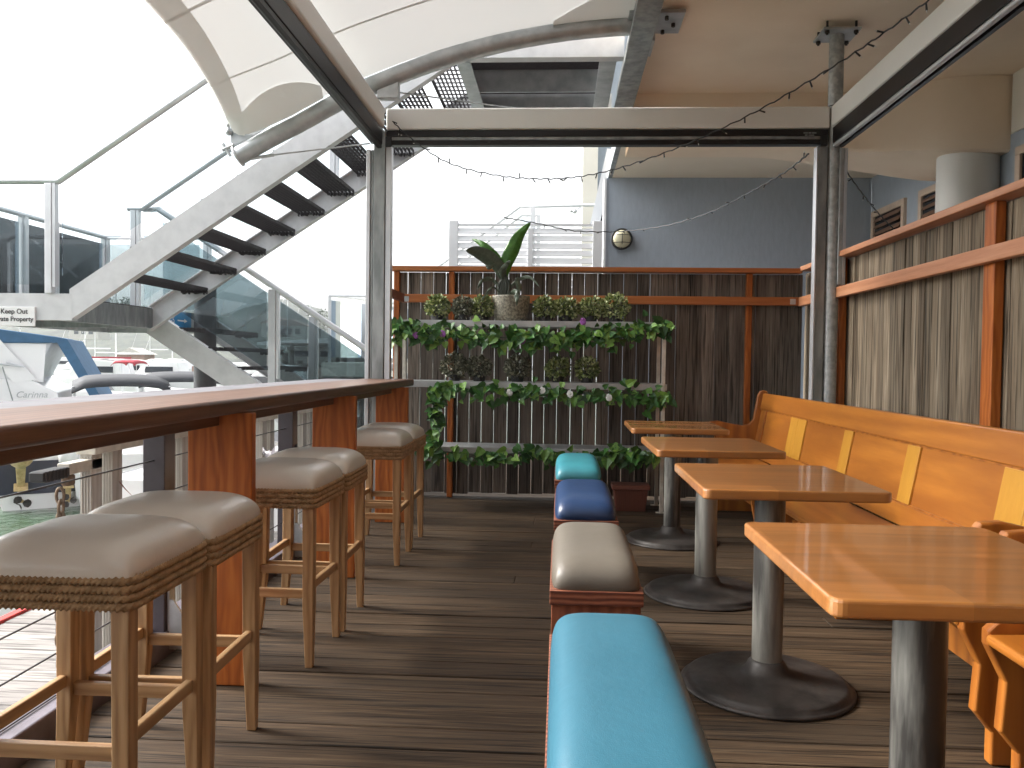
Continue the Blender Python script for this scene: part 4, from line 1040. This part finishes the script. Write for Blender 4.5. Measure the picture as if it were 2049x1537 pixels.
blade([B(1008, 560), B(1012, 530), B(1025, 500), B(1040, 470), B(1062, 445, -.05)], .058, 'bigleaf')
blade([B(1008, 560), B(1000, 530), B(985, 510), B(965, 490), B(945, 478, .1)], .042, 'bigleaf')
blade([B(1008, 562), B(998, 535, -.04), B(975, 515, -.08), B(950, 503, -.12), B(932, 502, -.16)], .060, 'darkleaf')
blade([B(1010, 560), B(1003, 545, -.05), B(1015, 528, -.08), B(1022, 522, -.1)], .022, 'darkleaf')
blade([B(985, 520, -.03), B(980, 530, -.05), B(977, 540, -.06)], .035, 'darkleaf')
blade([B(1012, 585), B(1035, 562), B(1060, 555, -.05), B(1080, 575, -.1)], .014, 'darkleaf')
blade([B(1008, 585), B(985, 560), B(965, 562, -.05), B(955, 580, -.1)], .016, 'darkleaf')
blade([B(1025, 588), B(1038, 580), B(1035, 560, -.03), B(1032, 556, -.05)], .022, 'darkleaf')
blade([B(1000, 585), B(985, 575, -.08), B(970, 592, -.12), B(958, 607, -.14)], .008, 'darkleaf')
blade([B(1020, 590), B(1030, 584, -.12), B(1034, 595, -.17), B(1034, 612, -.18)], .022, 'darkleaf')
mb = WB(); rs = random.Random(5)
for k in range(9):
    x = rs.uniform(998, 1018); mb.tube([B(x, 592), B(x+rs.uniform(-5, 5), 570), B(1008+rs.uniform(-5, 5), 550)], [.012, .014, .008], 7)
mb.build('stem', 'stem', bp, smooth=True)
# planter on the floor
pp = at(1265, 1000, 6.62); pt = thing('window_planter', 'brown ribbed plastic planter box on the deck beside the far table', 'planter', (pp.x-.02, 6.60, 0))
mb = MB(); hx, hy = .115, .075
mb.hexa([(-hx*.88, -hy*.85, .0), (hx*.88, -hy*.85, 0), (hx*.88, hy*.85, 0), (-hx*.88, hy*.85, 0), (-hx, -hy, .155), (hx, -hy, .155), (hx, hy, .155), (-hx, hy, .155)])
mb.build('body', 'terracotta', pt, bevel=.004)
mb = MB()
for k in range(15):
    x = -.092+k*.0131; mb.hexa([(x-.0032, -hy*.86-.004, .012), (x+.0032, -hy*.86-.004, .012), (x+.0032, -hy*.8, .012), (x-.0032, -hy*.8, .012), (x-.0035, -hy-.003, .145), (x+.0035, -hy-.003, .145), (x+.0035, -hy+.01, .145), (x-.0035, -hy+.01, .145)])
mb.build('ribs', 'terracotta', pt)
mb = MB(); mb.box(-hx-.015, hx+.015, -hy-.014, hy+.014, .156, .19); mb.build('rim', 'terracotta', pt, bevel=.006)
pt.scale = (1.15, 1.15, 1.1)

# ================================================================== WALL LAMP, STRING LIGHTS
lp = at(1244, 479, 9.97); wl = thing('bulkhead_light', 'round caged bulkhead light on the blue wall', 'wall lamp', (lp.x, 9.995, lp.z))
mb = MB(); mb.tube([(0, 0, 0), (0, -.05, 0)], .125, 32); mb.build('backplate', 'blackrub', wl, smooth=True)
M['lampglass'] = plain('opal_lamp_glass', (.68, .64, .45), .25)
mb = MB(); mb.ball((0, -.05, 0), .108, 24, (1, .55, 1)); mb.build('lens', 'lampglass', wl, smooth='all')
mb = MB(); mb.tube([(.118*math.cos(k*math.pi/16), -.055, .118*math.sin(k*math.pi/16)) for k in range(32)], .011, 8, closed=True)
for xx in (-.0, ): mb.tube([(xx, -.055-.062*math.sin(math.pi*k/12), -.115+.23*k/12) for k in range(13)], .004, 6)
for zz in (-.045, .045): hw = .108; mb.tube([(-hw+2*hw*k/12, -.055-.058*math.sin(math.pi*k/12), zz) for k in range(13)], .004, 6)
mb.build('cage', 'blackrub', wl, smooth=True)
def lights(label, pts, n, seed, r0=.0042):
    t = thing('string_light', label, 'string lights', tuple(pts[0]), 'black fairy light strings')
    c = interp(pts, 14); c = [p+Vector((0, 0, .004*math.sin(i*1.7))) for i, p in enumerate(c)]
    WB().tube(c, r0, 5).build('wire', 'wire', t)
    r = random.Random(seed)
    for k in range(n):
        i = int((k+.5+r.uniform(-.2, .2))/n*(len(c)-1)); p = c[i]; an = r.uniform(-math.pi*1.05, .05); 
        if r.random() < .15: an = math.pi/2
        d = Vector((math.cos(an), r.uniform(-.3, .3), math.sin(an))).normalized()
        o = WB().tube([p, p+d*.034], [.004, .005], 6).build('socket', 'wire', t)
        WB().tube([p+d*.0343, p+d*.046], [.0028, .0016], 6).build('bulb', 'bulb', o)
    return t
lights('fairy light string sagging across the opening and up to the top right', [at(785, 243, 6.0), at(830, 283, 6.0), at(900, 327, 6.0), at(1000, 352, 6.0), at(1090, 358, 6.0), at(1170, 352, 5.9), at(1260, 330, 5.7), at(1370, 290, 5.3), at(1500, 230, 4.8), at(1640, 150, 4.3), at(1760, 72, 4.0), at(1870, -8, 3.7)], 34, 1)
lights('fairy light string from the pole down past the wall lamp', [at(1618, 308, 6.1), at(1570, 345, 6.5), at(1500, 385, 7.2), at(1420, 425, 8.2), at(1330, 452, 9.0), at(1240, 463, 9.5), at(1150, 462, 9.6), at(1080, 448, 9.6), at(1008, 435, 9.7)], 17, 2, .0065)
lights('short fairy light string dropping behind the right fence', [at(1676, 316, 6.1), at(1700, 352, 6.5), at(1735, 400, 7.0), at(1765, 435, 7.4), at(1800, 470, 7.6)], 8, 3, .005)

# ================================================================== DOCK RAIL, CHAIN
dr = thing('dock_railing', 'pale weathered railing with paired fluted uprights on the lower dock', 'railing', (-2.3, 5, -.4))
DX = -2.3
def fluted(x, y, z0_, z1_, w_=.06):
    mb = WB(); mb.box(x-w_/2, x+w_/2, y-.045, y+.045, z0_, z1_)
    for k in range(4): xx = x-w_/2+.008+k*.0148; mb.box(xx, xx+.006, y-.049, y-.0445, z0_, z1_-.01)
    return mb.build('upright', 'handrail_s', dr, bevel=.002)
for y in (3.93, 4.12, 4.72, 4.9, 6.25, 6.42, 7.25, 7.45, 8.3, 8.5): fluted(DX, y, -.4, .69)
WB().box(DX-.05, DX+.05, 3.88, 8.9, .69, .76).build('rail', 'handrail', dr, bevel=.004)
WB().box(DX-.06, DX+.06, 4.05, 8.9, .761, .785).build('rail_cap', 'handrail', dr, bevel=.003)
WB().box(DX-.03, DX+.03, 3.70, 3.98, .615, .668).build('lower_rail', 'handrail', dr, bevel=.004)
mb = WB(); mb.box(DX-.034, DX+.034, 3.50, 3.698, .61, .652)
for k in range(7): mb.box(DX-.03, DX+.038, 3.51+k*.026, 3.523+k*.026, .606, .656)
mb.build('rubber_end_cap', 'blackrub', dr, bevel=.004)
mb = WB(); mb.box(DX-.02, DX+.02, 3.71, 3.77, .56, .612); mb.build('hook', 'rust', dr, bevel=.01)
ch = thing('rusty_chain', 'rusty chain hanging from the near end of the dock railing', 'chain', (DX+.01, 3.68, .55))
for k in range(16):
    z = .525-k*.056; lk = WB(); pts = []
    for q in range(16):
        an = 2*math.pi*q/16; a_, b2_ = .018*math.cos(an), .036*math.sin(an)
        pts.append(Vector((DX+.01+(a_ if k % 2 == 0 else 0)+.004*math.sin(k), 3.66+(a_ if k % 2 else 0), z+b2_)))
    lk.tube(pts, .0075, 7, closed=True); lk.build('link', 'rust', ch, smooth=True)
# ribbon / brown tape twisted on the rail
mb = WB(); g = []
pts = interp([at(200, 905, 4.4), at(214, 935, 4.3), at(232, 950, 4.2), at(248, 975, 4.1), at(264, 992, 4.0)], 6)
for i, p in enumerate(pts):
    an = i*.38; wv = .028*abs(math.sin(i*.26+.3))+.005; d = Vector((math.cos(an*.4), .5, .55)).normalized(); g.append([p-d*wv, p+d*wv])
mb.grid(g); tag(mb.build('brown_strap', 'bench', smooth='all', solid=.002), 'twisted brown strap hanging from the dock railing', 'strap')
mb = WB(); pts = interp([at(525, 900, 4.9), at(540, 915, 4.85), at(552, 905, 4.8), at(575, 905, 4.78), at(594, 893, 4.76)], 5); g = []
for i, p in enumerate(pts): wv = .045 if 3 < i < 17 else .02; g.append([p-Vector((0, 0, wv)), p+Vector((0, .01, wv*.8))])
mb.grid(g); tag(mb.build('dark_cloth', 'dark_post', smooth='all', solid=.003), 'dark grey cloth tied round the second balustrade post', 'cloth')

# ================================================================== BOATS
def hull(L, W, H, bow=1, sheer=.25, m='gel', t=None, draft=.25):
    # stern at x=0, bow towards bow*L
    mb = MB(); rows = []; ns = 14
    for i in range(ns+1):
        s = i/ns; wd = W/2*(1-(max(0, s-.45)/.55)**2.2)*(.9+.1*min(1, s*4)); top = H+sheer*s*s; kl = -draft+draft*1.2*max(0, s-.6)**1.5*3
        x = bow*L*(s+(.05*s*s)); row = []
        for (u, vv) in ((-1, 1), (-.99, .72), (-.93, .35), (-.72, .05), (0, -.12), (.72, .05), (.93, .35), (.99, .72), (1, 1)):
            xx = x+bow*L*.06*s*s*vv; row.append((xx, wd*u, kl+(top-kl)*max(0, vv+.12)/1.12))
        rows.append(row)
    mb.grid(rows); n_ = len(rows[0]); mb.add(rows[0], [tuple(range(n_))])
    deck = [[Vector(rows[i][0])+Vector((0, 0, -.02)), Vector(rows[i][-1])+Vector((0, 0, -.02))] for i in range(ns+1)]; mb.grid(deck)
    return mb.build('hull', m, t, smooth=True)
WZ = -1.3
# cabin cruiser with blue canvas
cbx = -9.85
cr = thing('cabin_cruiser', 'large white cabin cruiser with blue canvas top moored behind the bar', 'boat', (cbx, 17.0, WZ)); cr.rotation_euler.z = R(25)
hull(10, 3.1, 1.5, -1, .35, 'gel', cr)
mb = MB(); mb.box(-10, .0, -1.57, 1.57, 1.20, 1.235); mb.build('rub_rail', 'greyrail', cr)
def slabpoly(out, y0, y1, name, mm, par, bev=.03):
    mb = MB(); mb.prism(out, 1, y0, y1); return mb.build(name, mm, par, bevel=bev)
slabpoly([(-9.2, 1.5), (-.5, 1.45), (-.55, 1.75), (-1.0, 2.0), (-3.6, 2.1), (-6.5, 2.05)], -1.35, 1.35, 'cabin', 'gel', cr)
slabpoly([(-5.8, 2.02), (-1.0, 1.98), (-.62, 2.78), (-1.3, 2.86), (-3.3, 2.93), (-4.6, 2.80)], -1.25, 1.25, 'enclosure', 'clear_pl', cr)
slabpoly([(-4.9, 2.80), (-4.2, 2.93), (-3.0, 3.02), (-1.7, 2.99), (-.55, 2.84), (-.5, 2.72), (-1.4, 2.70), (-3.0, 2.72), (-4.6, 2.68)], -1.32, 1.32, 'canvas_top', 'canvas_blue', cr)
mb = MB(); mb.prism([(-.62, 2.84), (-.38, 2.80), (.28, 1.52), (.12, 1.48)], 1, -1.33, 1.33); mb.build('rear_curtain', 'canvas_blue', cr)
mb = MB(); mb.prism([(-2.1, 3.06), (-1.75, 3.06), (-.9, 2.0), (-1.3, 1.95)], 1, -1.36, -1.33); mb.build('radar_arch', 'gel', cr)
mb = MB(); mb.box(-10, -.02, -1.575, -1.571, .95, 1.02); mb.build('hull_stripe', 'canvas_blue', cr)
mb = MB(); mb.tube(interp([Vector((-.6, -1.5, 1.4)), Vector((-.9, -1.62, .9)), Vector((-.5, -1.66, .5)), Vector((-.1, -1.58, 1.0)), Vector((-.5, -1.5, 1.35))], 6), .02, 6); mb.build('mooring_rope', 'galv_d', cr, smooth=True)
for x in (-1.2, -3.4, -5.8):
    mb = MB(); mb.ball((x, -1.68, .85), .13, 10, (1, 1, 2.2)); mb.build('fender', 'handrail', cr, smooth='all')
mb = MB(); mb.tube([(-1.25, -1.53, 1.5), (-1.45, -1.5, 2.25)], .012, 5); mb.tube([(-2.7, -1.53, 1.5), (-2.95, -1.5, 2.2)], .012, 5); mb.build('rod', 'galv_d', cr)
slabpoly([(-8.2, 1.58), (-3.4, 1.60), (-3.2, 1.72), (-4.2, 1.86), (-8.0, 1.84)], -1.37, -1.345, 'side_window', 'darkglass', cr, .01)
slabpoly([(-1.75, 2.02), (-.8, 1.95), (-.75, 2.7), (-1.9, 2.72)], -1.275, -1.252, 'side_curtain', 'gel', cr, .01)
mb = MB(); mb.tube([(-5.5, -1.4, 2.62), (-3.5, -1.42, 2.55), (-1.1, -1.42, 2.25)], .02, 6); mb.tube([(-1.1, -1.42, 2.25), (-1.4, -1.42, 2.33)], .02, 6)
for x in (-7, -5.6, -4.4, -3.2): mb.tube([(x, -1.42, 1.5), (x-.25, -1.42, 2.05)], .012, 6)
mb.tube([(-8.5, -1.42, 2.06), (-2.9, -1.42, 2.0)], .012, 6); mb.build('grab_rail', 'alu', cr, smooth=True)
mb = MB(); mb.lathe([(.16, 3.3), (.15, 3.36), (.05, 3.4)], (-3.6, 0, 0), 16); mb.tube([(-3.6, 0, 2.98), (-3.6, 0, 3.3)], .02, 6); mb.tube([(-4.6, .3, 2.9), (-4.6, .3, 4.4)], .012, 6); mb.tube([(-5.2, -.3, 2.9), (-5.2, -.3, 4.0)], .012, 6); mb.build('antenna', 'gel', cr, smooth=True)
text('name_lettering', 'Carinna', .17, 'galv', cr, (-1.25, -1.43, 1.66), shear=.3)

def bimini_boat(label, x, y, L, W, H, top, canvas, bow=-1, rz=0, frame=True, hm='gel', cabin=True, group=None, bl=.5):
    t = thing('motor_boat', label, 'boat', (x, y, WZ), group)
    hull(L, W, H, bow, .25, hm, t)
    if cabin:
        mb = MB(); mb.prism([(bow*L*.35, H-.02), (bow*L*.85, H), (bow*L*.72, H+.35), (bow*L*.45, H+.42)], 1, -W*.32, W*.32); mb.build('cabin', 'gel', t, bevel=.04)
        mb = MB(); mb.prism([(bow*L*.33, H+.1), (bow*L*.345, H+.1), (bow*L*.46, H+.75), (bow*L*.445, H+.75)], 1, -W*.33, W*.33); mb.build('windscreen', 'darkglass', t)
    if top:
        g = []
        for i in range(13):
            s = i/12; row = []
            for j in range(9):
                u = -1+j/4; zz = top+.05*math.sin(math.pi*s)-.05*u*u-.07*abs(u)**8-(.12*(abs(2*s-1))**8)+.012*math.sin(s*25)*abs(u)
                row.append((bow*L*(.02+bl*s), u*W*.46, zz))
            g.append(row)
        mb = MB(); mb.grid(g); mb.build('bimini', canvas, t, smooth='all', solid=.02)
        for sy in (-1, 1):
            mb = MB()
            for a, b in ((.02+bl*.5, .04), (.02+bl*.5, .03+bl*.5), (.02+bl*.5, bl)): mb.tube([(bow*L*a, sy*W*.45, H), (bow*L*b, sy*W*.45, top-.13)], .014, 6)
            mb.build('bimini_frame', 'alu', t, smooth=True)
    t.rotation_euler.z = rz
    return t
q = at(258, 765, 13.4)
bimini_boat('white runabout under a dark grey bimini just beyond the bar', q.x, 13.2, 4.6, 1.62, .85, q.z-WZ+.06, 'canvas_black', -1, R(-60), bl=.42)
q = at(372, 762, 15.4)
bimini_boat('white runabout with a longer grey bimini behind the first one', q.x, 15.4, 5.0, 1.8, .8, q.z-WZ+.10, 'canvas_black', -1, R(-64), bl=.45)
q = at(288, 722, 36)
bimini_boat('small white boat with a red bimini on the far pontoon', q.x, 36, 4.6, 1.9, .85, q.z-WZ, 'redcanvas', -1, R(8), bl=.22)
# white and red hull seen through the dock railing
q = at(178, 960, 9.45)
rb = thing('motor_boat', 'white boat with a red waterline stripe behind the dock railing', 'boat', (q.x, 10.4, WZ), None)
hull(4.2, 1.9, 1.0, 1, .15, 'gel', rb)
mb = MB(); mb.box(-.01, 3.0, -.968, .968, .52, .56); mb.box(-.012, 2.9, -.972, .972, .15, .19); mb.build('stripe', 'red', rb)
mb = MB(); mb.prism([(.5, 1.0), (2.8, .95), (2.4, 1.45), (1.0, 1.5)], 1, -.7, .7); mb.build('cabin', 'canvas_black', rb, bevel=.05)
mb = MB(); mb.ball((.55, -.98, .75), .035, 8); mb.ball((.55, -.98, .6), .035, 8); mb.build('fitting', 'alu', rb, smooth='all')
# small sign with red letters on white board
pk = thing('notice_board', 'white board with red capital letters behind the second balustrade post', 'sign', at(525, 910, 7.2))
p0 = at(500, 950, 7.2); p1 = at(590, 885, 7.2)
WB().box(p0.x, p1.x, 7.2, 7.22, p0.z-.5, p1.z).build('board', 'signw', pk)
q = at(510, 928, 7.19); text('lettering', 'PAV', .15, 'red', pk, q-pk.location)

# outboard stern boats at the left
def outboard(par, x, y, z, mm, s=1.0, tilt=.5):
    o = MB(); T = lambda p: (x+s*(p[0]*math.cos(tilt)-p[2]*math.sin(tilt)), y+s*p[1], z+s*(p[0]*math.sin(tilt)+p[2]*math.cos(tilt)))
    b = MB()
    prof = [(.11, .0), (.17, .08), (.19, .22), (.18, .36), (.12, .45), (.03, .48)]
    c = MB(); c.lathe(prof, (0, 0, 0), 16); b.v = [Vector(T((v.x*1.35, v.y, v.z))) for v in c.v]; b.f = c.f
    ob = b.build('outboard_motor', mm, par, smooth='all')
    c = MB(); c.hexa([(-.07, -.04, -.75), (.08, -.04, -.75), (.08, .04, -.75), (-.07, .04, -.75), (-.1, -.07, .0), (.12, -.07, 0), (.12, .07, 0), (-.1, .07, 0)])
    c.box(-.12, .2, -.1, .1, -.42, -.40); c.tube([(-.2, 0, -.68), (.16, 0, -.68)], [.02, .055], 12)
    b = MB(); b.v = [Vector(T(v)) for v in c.v]; b.f = c.f; b.build('drive_leg', 'cream_eng', ob, bevel=.01)
    c = MB()
    for k in range(3):
        an = k*2.094; d = Vector((0, math.cos(an), math.sin(an))); c.leaf(Vector((.18, 0, -.68))+d*.02, d, Vector((1, .4*math.sin(an), .4)), .13, .10, [(.2, .5), (.6, .7), (.9, .4)], .2)
    b = MB(); b.v = [Vector(T(v)) for v in c.v]; b.f = c.f; b.build('propeller', 'castiron', ob, solid=.006)
q = at(85, 960, 12.8)
ob1 = thing('motor_boat', 'white boat with navy stern and raised yellowed outboards at far left', 'boat', (q.x, 12.8, WZ)); ob1.rotation_euler.z = R(-56)
hull(5.0, 1.6, .98, -1, .2, 'gel', ob1)
mb = MB(); mb.hexa([(.005, -.6, .25), (.02, -.6, .25), (.02, .6, .25), (.005, .6, .25), (.005, -.74, .78), (.02, -.74, .78), (.02, .74, .78), (.005, .74, .78)]); mb.build('stern_panel', 'navy', ob1)
outboard(ob1, .22, -.30, .78, 'cream_eng', 1.0, -.55); outboard(ob1, .2, .36, .70, 'gel', .8, -.2)
mb = MB(); mb.ball((-.4, .1, 1.1), .18, 12); mb.ball((-.5, .45, 1.08), .16, 12); mb.build('fender', 'gel', ob1, smooth='all')
mb = MB()
for k in range(4): mb.tube([(-.25+.2*math.cos(a)+k*.03, -.4+.3*math.sin(a), 1.0+k*.025+.02*math.sin(a*3)) for a in [i*math.pi/8 for i in range(16)]], .015, 6, closed=True)
mb.build('rope_coil', 'cream_eng', ob1, smooth=True)
# floating pontoon pieces
def pont(label, x0, x1, y0, y1, z=-.85, mm='dock'):
    mb = MB()
    if x1-x0 > y1-y0:
        x = x0
        while x < x1: mb.box(x, min(x+.135, x1), y0, y1, z-.05, z); x += .142
    else:
        y = y0
        while y < y1: mb.box(x0, x1, y, min(y+.135, y1), z-.05, z); y += .142
    o = MB().box(x0+.03, x1-.03, y0+.03, y1-.03, z-.4, z-.052)
    t = thing('pontoon', label, 'pontoon', ((x0+x1)/2, (y0+y1)/2, z), 'floating pontoons')
    w_ = WB(); w_.v = mb.v; w_.f = mb.f; w_.build('planks', mm, t); w_ = WB(); w_.v = o.v; w_.f = o.f; w_.build('float', 'gel', t)
pont('near floating pontoon finger at the far left', -12, -3.4, 6.8, 8.3)
pont('long pontoon running out beside the near boats', -40, -3.3, 19.0, 20.6)
pont('far white pontoon behind the red topped boat', -60, -6, 32, 34, -.6)
# distant boats
rb_ = random.Random(9)
def yacht(label, px_, py_, Y, L, mast, acc=None):
    q = at(px_, py_, Y); t = thing('moored_yacht', label, 'boat', (q.x+L/2, Y, WZ), 'boats moored far out')
    hull(L, L*.28, 1.1, -1, .3, 'gel', t)
    mb = MB(); mb.prism([(-L*.25, 1.1), (-L*.75, 1.2), (-L*.68, 1.8), (-L*.5, 2.3), (-L*.3, 2.2)], 1, -L*.11, L*.11); mb.build('cabin', 'gel', t, bevel=.05)
    mb = MB(); mb.box(-L*.62, -L*.34, -L*.115, -L*.1105, 1.55, 1.9); mb.build('cabin_window', 'darkglass', t)
    if mast:
        mb = MB(); mb.tube([(-L*.5, 0, 1.8), (-L*.5, 0, mast)], .06, 6); mb.tube([(-L*.5, 0, mast*.3), (-L*.15, 0, mast*.3)], .07, 6)
        mb.tube([(-L*.95, 0, 1.3), (-L*.5, 0, mast)], .012, 4); mb.build('mast', 'gel', t)
    if acc: MB().box(-L*.6, -L*.3, -L*.1, L*.1, 2.35, 2.45).build('canopy', acc, t)
    return t
yacht('far white launch with an orange lifebuoy above the cruiser stern', 203, 720, 46, 7, 0, 'redcanvas')
yacht('far sailing boat with a tall twin mast left of the stair stringer', 232, 715, 60, 8, 9)
yacht('far sailing boat moored below the landing', 170, 716, 85, 8, 11)
yacht('distant white launch near the brown jetty', 310, 718, 70, 8, 0)
yacht('distant sailing boat near the brown jetty', 345, 718, 95, 9, 12)
yacht('distant sailing boat left of the big cruiser roof', 40, 716, 80, 9, 13)
yacht('distant launch seen between the cruiser and the far launch', 130, 718, 90, 8, 0)
yacht('white launch under the lower flight of the stairs', 480, 735, 30, 6, 0)
yacht('distant sailing boat seen through the stair glass', 620, 700, 110, 9, 14)
yacht('second distant sailing boat seen through the stair glass', 575, 702, 120, 9, 13)
yacht('distant launch beside the jetty shed', 700, 715, 60, 7, 0)
yacht('distant white launch beside the red bimini boat', 262, 716, 55, 6, 0)
yacht('distant sailing boat between the cruiser curtain and the twin mast boat', 190, 714, 110, 8, 10)
yacht('low white launch in front of the brown jetty', 325, 728, 48, 6, 0)
yacht('distant sailing boat right of the red bimini', 300, 714, 120, 8, 12)
yacht('white launch at the foot of the stair glass', 555, 742, 26, 5, 0)
rk = random.Random(77)
# near brown floating hut
hb = at(272, 712, 75); t = thing('float_shed', 'small brown shed on the far pontoon', 'shed', (hb.x, 75, -.6))
MB().box(-1.3, 1.3, -1, 1, 0, 2.0).build('wall', 'houser', t); MB().prism([(-1.5, 2.0), (1.5, 2.0), (0, 2.6)], 1, -1.2, 1.2).build('roof', 'housew', t)
# far brown jetty
jt = thing('far_jetty', 'long brown timber jetty far across the water', 'jetty', (-22, 58, WZ))
WB().box(-26, -12, 57, 59, -.5, .55).build('deck', 'houser', jt)
# jetty with shed behind the stair glass
js = thing('jetty_shed', 'pale roofed boat shed on a dark timber jetty behind the stair glass', 'shed', at(650, 715, 30))
a = at(560, 760, 28).x; b_ = at(790, 760, 28).x; zt_ = at(650, 728, 28).z
WB().box(a, b_, 27, 30, zt_-.12, zt_).build('deck', 'jetty', js)
for k in range(9):
    x = a+(b_-a)*k/8; WB().lathe([(.12, -3), (.12, zt_+(.35 if k % 2 else .1))], (x, 27, 0), 10).build('pile', 'jetty', js)
mb = WB()
for k in range(8):
    x = a+(b_-a)*k/8; x2 = a+(b_-a)*(k+1)/8; mb.bar((x, 26.95, -1.0), (x2, 26.95, zt_-.1), .1, .12); mb.bar((x2, 26.94, -1.0), (x, 26.94, zt_-.1), .1, .12)
mb.build('cross_bracing', 'jetty', js)
s0_ = at(600, 700, 31); s1_ = at(800, 700, 31); ztop_ = at(650, 688, 31).z
WB().box(s0_.x, s1_.x, 29.5, 33, zt_, ztop_-.15).build('wall', 'housew', js)
mb = WB(); mb.prism([(s0_.x-1.0, ztop_-.1), (s1_.x, ztop_-.12), (s1_.x, ztop_+.35), (s0_.x+.6, ztop_+.10), (s0_.x-1.0, ztop_)], 1, 29.2, 33.2); mb.build('roof', 'signw', js)
for k in range(4):
    x = s0_.x+.3+k*.95; WB().box(x, x+.55, 29.46, 29.495, zt_+.25, ztop_-.3).build('window', 'darkglass', js)
mb = WB(); q = at(590, 692, 28.5)
for xx in (0, 1.6): mb.box(q.x+xx, q.x+xx+.1, 28, 28.1, zt_, q.z)
mb.box(q.x-.2, q.x+1.9, 27.6, 28.6, q.z, q.z+.08); mb.build('porch', 'jetty', js)
# headland trees
def far_tree(label, px_, py_, Y, h, seed):
    q = at(px_, py_, Y); t = thing('shore_tree', label, 'tree', (q.x, Y, q.z-h), 'trees on the far shore')
    r = random.Random(seed)
    mb = MB(); mb.tube([(0, 0, 0), (.1, 0, h*.5), (0, 0, h*.85)], [h*.035, h*.025, h*.01], 6)
    for k in range(4): an = r.uniform(0, 6.28); mb.tube([(0, 0, h*.45), (math.cos(an)*h*.25, math.sin(an)*h*.25, h*.75)], [h*.018, h*.006], 5)
    mb.build('trunk', 'bark', t)
    mb = MB()
    cl = [(Vector((r.uniform(-.32, .32), r.uniform(-.3, .3), r.uniform(.5, .9)))*h, r.uniform(.1, .2)*h) for _ in range(9)]
    for c, rr in cl:
        for k in range(70):
            d = Vector((r.gauss(0, 1), r.gauss(0, 1), r.gauss(0, 1))).normalized(); p = c+d*rr*r.uniform(.5, 1); mb.leaf(p, d, Vector((r.uniform(-1, 1), r.uniform(-1, 1), 1)), h*.05, h*.04, [(.2, .5), (.6, .5)], .2)
    mb.build('crown', 'tree', t)
for k, (px_, py_, lab) in enumerate([(20, 568, 'leftmost shore tree rising behind the landing glass'), (65, 560, 'shore tree just left of the landing corner post'), (110, 562, 'shore tree right of the landing corner post'), (205, 590, 'shore tree under the first stair treads'), (245, 588, 'shore tree beside the far stair post'), (640, 622, 'shore tree on the headland beyond the glass panels'), (690, 632, 'rightmost shore tree on the headland')]):
    far_tree(lab, px_, py_, 210+k*6, 9+k % 3, 80+k)
# houses on the hillside
for k, (px_, py_, lab) in enumerate([(588, 665, 'pale house low on the headland hillside'), (560, 660, 'second pale house to the left on the headland'), (180, 665, 'pale house on the wooded shore above the cruiser')]):
    q = at(px_, py_, 215); t = thing('hillside_house', lab, 'house', (q.x, 215, q.z), 'houses across the bay')
    MB().box(-4, 4, -3, 3, -2, 1.6).build('wall', 'housew', t); MB().prism([(-4.5, 1.6), (4.5, 1.6), (0, 3.4)], 1, -3.4, 3.4).build('roof', 'houser', t)
    for xx in (-2.6, -.6, 1.4): MB().box(xx, xx+1.2, -3.06, -3.01, -.6, .8).build('window', 'darkglass', t)
# ------------------------------------------------------------------ haze over the bay
m, n, b = newmat('haze'); n.nodes.remove(b)
pv = N(n, 'ShaderNodeVolumePrincipled'); pv.inputs['Color'].default_value = (.86, .90, .94, 1); pv.inputs['Density'].default_value = .0004; pv.inputs['Anisotropy'].default_value = .2
n.links.new(pv.outputs[0], n.nodes['Material Output'].inputs['Volume']); M['haze'] = m
tag(MB().box(-540, 240, -60, 490, -2.5, 60).build('haze', 'haze'), 'thin pale sea haze over the bay', 'haze', kind='stuff')
S.cycles.volume_bounces = 1
